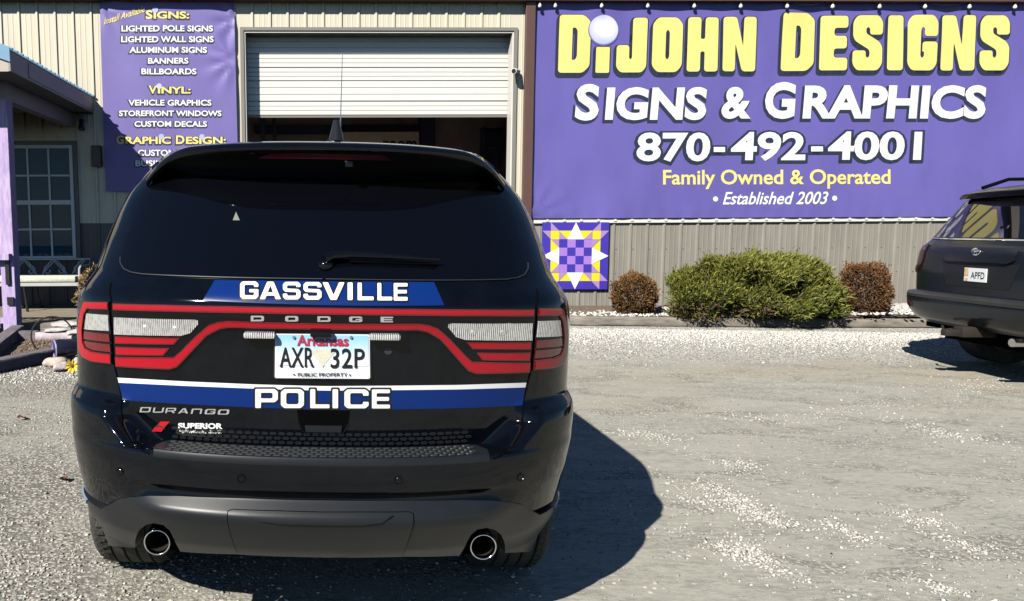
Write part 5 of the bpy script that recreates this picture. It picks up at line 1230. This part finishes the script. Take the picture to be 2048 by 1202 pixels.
bm_ = MB(); bm_.box(-4.08, -3.94, 9.36, YB - .02, 3.10, ZB + .005); bm_.box(-7.6, -4.082, 9.40, 9.54, 3.12, ZB + .005); obj('beam', bm_, 'fascia', po)
dk = MB(); y = 9.62; k = 0
while y < 11.9: dk.box(-7.6, -2.15, y, y + .135, DECK - .035, DECK + .002 * math.sin(k * 2.7)); y += .141; k += 1
obj('deck', dk, 'deck', po)
ed = MB(); ed.box(-7.6, -2.15, 9.60, 9.618, .08, DECK - .004); obj('deck_edge', ed, 'timber', po)
zg = float(ground_z(-4, 9.4))
pt = MB(); x0, _ = depth_pt(np.array([15.]), np.array([655.]), 9.34); x1, _ = depth_pt(np.array([34.]), np.array([655.]), 9.34); x0, x1 = float(x0[0]), float(x1[0])
x0 = x1 - .175; pt.box(x0, x1, 9.34, 9.515, zg - .05, 3.10, .008); obj('post', pt, 'purplewood', po)
pr = MB(); _, zr = depth_pt(np.array([10.]), np.array([512.]), 9.34); zr = float(zr[0])
pr.box(-7.6, x0 + .15, 9.25, 9.338, zr - .05, zr + .03, .004); pr.box(-7.6, x0 - .002, 9.38, 9.44, zr - .12, zr - .034); 
for x in np.arange(-7.5, x0 - .1, .13): pr.box(x, x + .04, 9.39, 9.43, DECK + .1, zr - .121)
pr.box(-7.6, x0 - .002, 9.38, 9.44, DECK + .03, DECK + .1); obj('railing', pr, 'purplewood', po)
hk = MB(); hk.box(x0 + .07, x0 + .12, 9.31, 9.338, zr - .36, zr - .04); hk.box(x1 - .10, x1 - .02, 9.315, 9.338, zr - .62, zr - .52); obj('bracket', hk, 'wire', po)

# flood light under the eave, bench, cushion
u, v = wall(160, 240, -.1); a, b = float(u), float(v)
fl = thing('flood_light', 'small grey flood light on the wall under the porch eave end', 'flood light', MW @ at(a, -.02, b - .15))
k = MB(); k.box(a - .05, a + .09, -.05, -.002, b - .02, b + .12, .006); k.tube([(a + .02, -.05, b + .06), (a + .03, -.12, b - .02)], .02, 8); obj('bracket', k, 'fascia', fl, frame=MW, smooth=True)
k = MB(); k.tube([(a + .03, -.10, b - .0), (a + .035, -.16, b - .15)], [.035, .055], 12); obj('lamp_head', k, 'lampbox', fl, frame=MW, smooth=True)
bx0, bx1, by0, by1 = -5.25, -3.66, 11.05, 11.55
SE = .70
be = thing('bench', 'low grey metal bench with scrolled back beneath the porch window', 'bench', at((bx0 + bx1) / 2, 11.3, DECK))
k = MB(); k.box(bx0, bx1, by0, by0 + .05, SE - .05, SE); k.box(bx0, bx1, by1 - .05, by1, SE - .05, SE); k.box(bx0, bx0 + .05, by0 + .051, by1 - .051, SE - .05, SE); k.box(bx1 - .05, bx1, by0 + .051, by1 - .051, SE - .05, SE)
for x in np.arange(bx0 + .1, bx1 - .05, .09): k.box(x, x + .03, by0 + .051, by1 - .051, SE - .03, SE - .012)
obj('seat', k, 'benchm', be)
for x in (bx0 + .025, -4.52, bx1 - .025):
    for y, dy in ((by0 + .025, -.05), (by1 - .025, .06)):
        k = MB(); k.tube([(x, y, SE - .05), (x + .03 * (1 if x > -4.6 else -1), y + dy * .3, .45), (x + (.06 if x > -4.6 else -.05), y + dy, DECK)], [.02, .018, .022], 8); obj('leg', k, 'wire' if x < -3.8 else 'benchm', be, smooth=True)
zt_ = 1.03; k = MB()
k.tube([(bx0 + .02, by1 - .02, SE), (bx0 + .02, by1 + .06, zt_), (bx1 - .02, by1 + .06, zt_), (bx1 - .02, by1 - .02, SE)], .016, 8)
def scroll(cx, s):
    pts = []
    for i in range(28):
        t = i / 27 * 3.6 * math.pi * .5; r = .085 - .016 * t / 1.0 * .8; pts.append((cx + s * (.05 + r * math.cos(t + 1.2)), by1 + .035, SE + .15 + r * math.sin(t + 1.2)))
    return pts
for cx in (-4.95, -4.47, -4.0):
    for s in (1, -1):
        k.tube(scroll(cx + s * .09, s), .016, 6)
        k.tube([(cx - s * .02, by1 + .01, SE + .02), (cx + s * .14, by1 + .03, SE + .2), (cx + s * .24, by1 + .05, zt_ - .02)], .012, 6)
        k.tube([(cx + s * (.02 + .22 * t), by1 + .03, SE + .05 + .27 * math.sin(t * math.pi * .5)) for t in np.linspace(0, 1, 7)], .011, 6)
obj('scrolled_back', k, 'benchm', be, smooth=True)
k = MB()
for x in (bx0 + .02, bx1 - .02): k.tube([(x, by1, SE + .24), (x, by0 + .1, SE + .24), (x, by0 + .03, SE + .20), (x, by0 + .02, SE)], .018, 8)
obj('arm_rest', k, 'benchm', be, smooth=True)
k = MB(); k.box(bx0 + .07, bx1 - .07, by0 - .01, by1 - .06, SE + .004, SE + .098, .028)
solo('cushion', k, 'cushion', 'pale green white seat cushion lying on the porch bench', 'cushion', ((bx0 + bx1) / 2, 11.3, SE + .004), smooth=True)

# ------------------------------------------------------------------ planting bed by the porch
sp_ = MB(); ring_ = [gpt(*p) for p in ((-30, 735), (60, 716), (128, 700), (160, 688), (170, 668), (110, 664), (45, 668), (10, 690), (-30, 700))]
cx, cy = np.mean([p[0] for p in ring_]), np.mean([p[1] for p in ring_]); sp_.v = [(p[0], p[1], p[2] + .006) for p in ring_] + [(cx, cy, float(ground_z(cx, cy)) + .05)]
sp_.f = [(i, (i + 1) % len(ring_), len(ring_)) for i in range(len(ring_))]; obj('soil', sp_, 'soil', kind='structure', smooth=True, angle=None)
n = 2600; a_, b_ = rng.random((2, n)); tri = rng.integers(0, len(ring_), n); R3 = np.array(ring_); c3 = np.array([cx, cy, 0])
r1 = np.sqrt(a_); pts = (1 - r1)[:, None] * c3 + (r1 * (1 - b_))[:, None] * R3[tri] + (r1 * b_)[:, None] * R3[(tri + 1) % len(ring_)]
w_ = 1 - r1; pz = ground_z(pts[:, 0], pts[:, 1]) + .008 + .044 * w_
stones('mulch', np.stack([pts[:, 0], pts[:, 1], pz], -1), rng.uniform(.008, .02, n), shades(n, .05, .34, (1, .74, .55)))
def log(name, p0, p1, r, m, label, cat, group=None, sq=True):
    a, b = Vector(p0), Vector(p1); L = (b - a).length; mb = MB(); n = 14; g = random.Random(int(L * 1000))
    pr = [(-r, -r * .9), (r, -r * .9), (r, r * .9), (-r, r * .9)] if sq else [(r * math.cos(q), r * math.sin(q)) for q in np.linspace(0, 6.283, 13)[:-1]]
    pr = rounded(pr, r * .35, 3) if sq else pr; K = len(pr)
    for i in range(n + 1):
        for y, z in pr: k = 1 + g.uniform(-.05, .05); mb.v.append(((i / n - .5) * L, y * k, r * .9 + z * k))
    mb.f = [(i * K + j, (i + 1) * K + j, (i + 1) * K + (j + 1) % K, i * K + (j + 1) % K) for i in range(n) for j in range(K)] + [tuple(range(K)), tuple(n * K + j for j in range(K))[::-1]]
    o = obj(name, mb, m, smooth=True, angle=.8); d = (b - a).normalized(); o.matrix_world = Matrix.Translation((a + b) / 2) @ d.to_track_quat('X', 'Z').to_matrix().to_4x4(); return tag(o, label, cat, group)
A = gpt(-40, 752); B_ = gpt(128, 716); log('landscape_timber', A, B_, .075, 'purpletimber', 'purple grey timber along the front of the porch planting bed', 'timber', 'timbers round the porch bed')
A = gpt(-20, 720); B_ = gpt(36, 674); log('landscape_timber', A, B_, .085, 'purpletimber', 'dark timber end on towards the foot of the purple post', 'timber', 'timbers round the porch bed')
A = gpt(38, 684); B_ = gpt(76, 684); log('landscape_timber', A, B_, .075, 'purpletimber', 'short dark timber at the back of the bed beside the purple post', 'timber', 'timbers round the porch bed')
A = gpt(72, 686); B_ = gpt(160, 683); log('log', A, B_, .07, 'palelog', 'pale lavender log across the back of the porch bed', 'log', sq=False)
x, y, z = gpt(106, 709); k = MB(); k.tube([(x + .21 * math.cos(q), y + .14 * math.cos(q) * .5, z + .215 + .215 * math.sin(q)) for q in np.linspace(0, 2 * math.pi, 33)], .009, 6, cap=False)
solo('iron_hoop', k, 'iron', 'thin rusty iron hoop standing upright in the porch bed', 'hoop', (x, y, z), smooth=True)
x, y, z = gpt(136, 724); zc = z + .15
pot = thing('flower_pot', 'dark glazed pot lying on its side with a lavender mouth', 'pot', at(x, y, z))
ax = Vector((-.84, -.54, 0)); k = MB(); k.tube([Vector((x, y, zc)) - ax * .12, Vector((x, y, zc)) - ax * .05, Vector((x, y, zc)) + ax * .08, Vector((x, y, zc)) + ax * .13], [.07, .095, .105, .095], 22); obj('body', k, 'pot', pot, smooth=True)
k = MB(); c0 = Vector((x, y, zc)) + ax * .131; sd_ = Vector((-ax.y, ax.x, 0))
for i in range(5):
    r = (.10, .088, .07, .04, .0)[i]; dp = (0, .012, -.01, -.02, -.022)[i]
    k.v += [tuple(c0 + ax * dp + sd_ * r * math.cos(q) + Vector((0, 0, 1)) * r * math.sin(q)) for q in np.linspace(0, 6.2832, 25)[:-1]]
k.f = [(i * 24 + j, i * 24 + (j + 1) % 24, (i + 1) * 24 + (j + 1) % 24, (i + 1) * 24 + j) for i in range(4) for j in range(24)]; obj('mouth', k, 'potrim', pot, smooth=True)
RK = [((137, 700), .16, (1.25, .7, .24), 'rock', 'long flat pale slab on top of the rocks over the dark pot', .27), ((122, 706), .13, (1.2, .7, .25), 'rock', 'flat pale slab leaning out beside the dark pot', .24),
      ((152, 714), .11, (1.2, .8, .32), 'rock', 'speckled flat rock between the dark pot and the police car', .25), ((154, 690), .12, (1.1, .8, .5), 'rock', 'pinkish pale rock by the log end', .05),
      ((108, 722), .09, (1, .8, .8), 'rock', 'grey white rock propped left of the lavender pot mouth', .0), ((115, 733), .11, (1.15, .7, .55), 'rusty', 'rusty brown rock in front of the lavender pot mouth', 0), ((124, 742), .085, (1.1, .8, .65), 'rock', 'round grey rock beside the yellow flower', 0),
      ((155, 730), .06, (1, .8, .8), 'rock', 'small white stone by the tail of the police car', 0)]
for i, (p, r, s_, m_, lab, up) in enumerate(RK):
    x, y, z = gpt(*p); k = MB().lump((x, y, z + r * s_[2] * .75 + up), r, 20 + i, 3, s_, .18, i * .7); solo('rock', k, m_, lab, 'rock', (x, y, z + up), 'rocks of the porch bed', smooth=True, angle=.9)
x, y, z = gpt(147, 752); fw = thing('yellow_flower', 'yellow daisy like flower on the gravel beside the police car', 'flower', at(x, y, z))
k = MB(); k.tube([(x, y, z), (x + .01, y, z + .06), (x, y - .01, z + .10)], .006, 6); obj('stem', k, 'leafbrown', fw)
for i in range(9):
    a = i * 2 * math.pi / 9; d = Vector((math.cos(a), -.35 + .15 * math.sin(a), math.sin(a) * .9)).normalized(); t = Vector((-math.sin(a), 0, math.cos(a))); c = Vector((x, y - .012, z + .10)); k = MB()
    k.add([c + d * .012, c + d * .045 + t * .016, c + d * .08 + Vector((0, -.01, 0)), c + d * .045 - t * .016, c + d * .045 + Vector((0, -.008, 0))], [(0, 1, 4), (1, 2, 4), (2, 3, 4), (3, 0, 4)]); obj('petal', k, 'petal', fw)
k = MB().lump((x, y - .02, z + .10), .016, 3, 2, (1, .6, 1), .1); obj('centre', k, 'flowermid', fw, smooth=True)

# ------------------------------------------------------------------ bed along the taupe wall
A = gpt(1105, 651); C = gpt(1505, 655); D_ = gpt(2010, 657)
def tri_(p, dz=0): return (p[0], p[1] + .07, p[2] + dz)
log('landscape_timber', tri_(A), tri_(C), .075, 'timber', 'weathered grey timber edging before the small brown bush', 'timber', 'timbers edging the wall bed')
log('landscape_timber', (tri_(C)[0] + .012, tri_(C)[1], tri_(C)[2]), tri_(D_), .075, 'timber', 'weathered grey timber edging that runs on behind the parked SUV', 'timber', 'timbers edging the wall bed')
p0, p1 = gpt(1786, 636), gpt(1872, 650); log('landscape_timber', (p0[0], p0[1], p0[2] + .04), (p1[0], p1[1] + .10, p1[2] + .02), .06, 'timber', 'slanting timber crossing the white rocks beside the SUV', 'timber', 'timbers edging the wall bed')
bd = MB(); bd.v = [(3.3, A[1] + .1, .14), (11.5, D_[1] + .1, .06), (11.5, 12.3, .14), (3.3, 12.08, .20)]; bd.f = [(0, 1, 2, 3)]; obj('planting_bed', bd, 'soil', kind='structure')
x0, y0, _ = gpt(1120, 638); k = MB(); k.box(x0, x0 + 1.05, y0 + .55, y0 + 1.05, .16, .20, .01); solo('concrete_slab', k, 'concrete', 'flat pale slab on the bed under the quilt board', 'slab', (x0 + .5, y0 + .8, .16))
n = 1500; x = rng.uniform(3.4, 11.3, n); y = rng.uniform(A[1] + .12, 11.85, n); stones('bed_stones', np.stack([x, y, .15 + 0 * x], -1), rng.uniform(.02, .05, n), shades(n, .45, .8, (1, .97, .92)))
for i in range(34):
    px, py = random.uniform(1776, 1842), random.uniform(625, 645); x, y, z = gpt(px, py); y = min(max(y, 11.0), 11.8); x = (px - PX) / F * y; z = .13
    k = MB().lump((x, y, z + .03), random.uniform(.05, .095), 100 + i, 2, (1.1, .9, .75), .22, i); solo('white_rock', k, 'rock', 'white rock lying in the bed between the right brown bush and the SUV', 'rock', (x, y, z), 'white rocks of the wall bed', smooth=True, angle=.8)
for i in range(7):
    px, py = random.uniform(1316, 1342), random.uniform(622, 638); x, y, z = gpt(px, py); y = min(max(y, 10.95), 11.6); x = (px - PX) / F * y; z = .14
    k = MB().lump((x, y, z + .03), random.uniform(.04, .07), 200 + i, 2, (1.1, .9, .75), .22, i); solo('white_rock', k, 'rock', 'white rock lying in the bed between the small brown bush and the juniper', 'rock', (x, y, z), 'white rocks of the wall bed', smooth=True, angle=.8)

# ------------------------------------------------------------------ shrubs: a cloud of small leaf blades on branching stems
def blades(mb, base, dirs, L, wd, cols, sag=.15):
    """narrow two-piece leaf blades"""
    d = dirs / np.linalg.norm(dirs, axis=1, keepdims=True); s = np.cross(d, rng.normal(0, 1, d.shape)); s /= np.linalg.norm(s, axis=1, keepdims=True)
    m_ = base + d * L[:, None] * .55; t = base + d * L[:, None]; t[:, 2] -= sag * L; s = s * wd[:, None]
    V = np.stack([base, m_ + s, t, m_ - s], 1); k = len(mb.v); n = len(base)
    mb.v.extend(map(tuple, V.reshape(-1, 3))); mb.f.extend([(k + 4 * i, k + 4 * i + 1, k + 4 * i + 2, k + 4 * i + 3) for i in range(n)]); mb.c.extend(map(tuple, np.repeat(cols, 4, 0)))
def juniper():
    k = MB(); st = MB()
    spots = []
    def prof(u): return np.interp(u, [0, .06, .17, .22, .36, .5, .62, .8, .88, .93, 1], [.55, .70, .72, .92, .97, 1.0, .98, .95, .90, .70, .55])
    x0, x1, yc, zb, H = 5.22, 7.66, 11.25, .12, .89
    n = 4200; u = rng.random(n); ph = prof(u) * H
    v = rng.random(n) ** .75; th = rng.uniform(-1.25, 1.35, n)         # tier height and angle round the clump
    x = x0 + (x1 - x0) * u; z = zb + ph * v; dep = .62 * np.sqrt(np.clip(1 - (v * .92) ** 2.2, .05, 1)) * rng.uniform(.75, 1.02, n)
    y = yc - dep * np.cos(th) + .1; lob = .06 * np.sin(x * 4.3 + z * 3) + .08 * np.sin(x * 9 - z * 8) + .10 * np.sin(z * 13 + np.sin(x * 3) * 1.5)
    y = np.minimum(y + lob, 11.85); c = np.stack([x, y, z], -1)
    out = np.stack([np.sin(th) * .5 + (u - .5) * 1.0 + rng.normal(0, .35, n), -np.cos(th) * .8 + rng.normal(0, .3, n), .55 + .9 * v + rng.normal(0, .25, n)], -1)
    for i in range(0, n):
        pass
    st_ = rng.random(n) < .03; c[st_] += out[st_] * rng.uniform(.02, .08, (st_.sum(), 1)); c[:, 1] = np.minimum(c[:, 1], 11.85)      # stray shoots
    m = 11; base = np.repeat(c, m, 0) + rng.normal(0, .035, (n * m, 3)); dirs = np.repeat(out, m, 0) + rng.normal(0, .42, (n * m, 3))
    L = rng.uniform(.05, .13, n * m); toplight = np.repeat(.35 * v + .65 * rng.random(n), m)  # lighter with height: sunlit top painted into the colour, plus random tone
    g = np.stack([.045 + .25 * toplight, .065 + .235 * toplight, .018 + .04 * toplight], -1) * rng.uniform(.75, 1.2, (n * m, 1))
    dead = np.repeat((z < zb + .22) & (rng.random(n) < .45) & (u < .55), m); g[dead] = np.array([.20, .14, .085]) * rng.uniform(.6, 1.2, (dead.sum(), 1))
    base[:, 2] = np.maximum(base[:, 2], .12); blades(k, base, dirs, L, rng.uniform(.006, .013, n * m), g)
    for i in range(46):
        uu = rng.random(); a = np.array([x0 + (x1 - x0) * (.3 + .4 * uu), yc + .2, zb]); b = np.array([x0 + (x1 - x0) * rng.random(), yc - rng.uniform(-.2, .5), zb + .25 + .6 * rng.random()]); st.tube([a, (a + b) / 2 + np.array([0, 0, -.08]), b], [.018, .012, .005], 5)
    root = thing('juniper_bush', 'wide spreading green juniper against the taupe wall', 'bush', at((x0 + x1) / 2, yc, zb))
    obj('foliage', k, 'leaf', root); obj('stems', st, 'bark', root)
juniper()
def ballbush(label, x, y, zb, rx, rz, lo, hi, n, box=2.4, name='clipped_bush', group='brown clipped bushes', L0=.03, extra=0):
    k = MB(); d = rng.normal(0, 1, (n, 3)); d /= np.linalg.norm(d, axis=1, keepdims=True)
    q = (np.abs(d) ** box).sum(1) ** (-1 / box); r = rng.uniform(.72, 1.0, n) ** .6; lump_ = 1 + .09 * np.sin(d[:, 0] * 5 + x) * np.sin(d[:, 2] * 6) + .07 * np.sin(d[:, 0] * 11 + d[:, 2] * 9) + np.where(rng.random(n) < .05, rng.uniform(.04, .16, n), 0)
    p = d * (q * r * lump_)[:, None] * np.array([rx, rx * .95, rz]); p += np.array([x, y, zb + rz * .97]); p[:, 2] = np.maximum(p[:, 2], zb)
    m = 5; base = np.repeat(p, m, 0) + rng.normal(0, .012, (n * m, 3)); dirs = np.repeat(d + np.array([0, 0, .45]), m, 0) + rng.normal(0, .55, (n * m, 3))
    t = rng.random(n * m); cols = np.array(lo) + t[:, None] * (np.array(hi) - np.array(lo)); top = np.repeat(d[:, 2], m); cols *= (1 + .25 * np.clip(top, -.6, 1))[:, None]  # upper leaves lighter, lower ones darker: top light painted into the tint
    blades(k, base, dirs, rng.uniform(L0 * .6, L0 * 1.7, n * m), rng.uniform(.006, .011, n * m), cols, 0)
    st = MB()
    for i in range(22):
        a = np.array([x, y, zb]); b = p[rng.integers(0, n)]; b = a + (b - a) * .85; st.tube([a, (a + b) / 2 + rng.normal(0, .03, 3), b], [.014, .009, .004], 5)
    root = thing(name, label, 'bush', at(x, y, zb), group); obj('foliage', k, 'leaf', root); obj('stems', st, 'bark', root)
yb_ = 11.35
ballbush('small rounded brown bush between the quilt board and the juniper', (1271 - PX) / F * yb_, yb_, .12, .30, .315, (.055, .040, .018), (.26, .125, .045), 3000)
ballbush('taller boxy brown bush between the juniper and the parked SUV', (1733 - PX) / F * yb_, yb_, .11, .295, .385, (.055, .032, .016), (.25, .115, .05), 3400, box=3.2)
x, _ = depth_pt(np.array([196.]), np.array([560.]), 10.6); ballbush('tan dry bush at the porch corner behind the police car', float(x[0]), 10.6, .22, .26, .36, (.12, .08, .04), (.46, .31, .17), 1500, 2.0, 'dry_bush', None, .05)
# dry leaves on the gravel
for p, lab, a in (((47, 840), 'curled dry brown leaf on the gravel in front of the porch bed', .4), ((128, 963), 'dry brown leaf beside the bumper of the police car', 2.0), ((1660, 652), 'tan dead leaf at the foot of the juniper', 1.0)):
    x, y, z = gpt(*p); k = MB(); n = 7
    for i in range(n + 1):
        t = i / n; wd = .022 * math.sin(math.pi * min(t * 1.05, 1)) ** .7 + .001
        for s in (-1, 0, 1): k.v.append(((t - .5) * .09, s * wd, .006 + abs(s) * .012 + .012 * math.sin(t * 5 + s)))
    k.f = [(i * 3 + j, (i + 1) * 3 + j, (i + 1) * 3 + j + 1, i * 3 + j + 1) for i in range(n) for j in (0, 1)]
    o = obj('dry_leaf', k, 'leafbrown', smooth=True, angle=None); o.location = (x, y, z + .004); o.rotation_euler = (.1, .15, a); tag(o, lab, 'leaf', 'dry leaves on the lot')
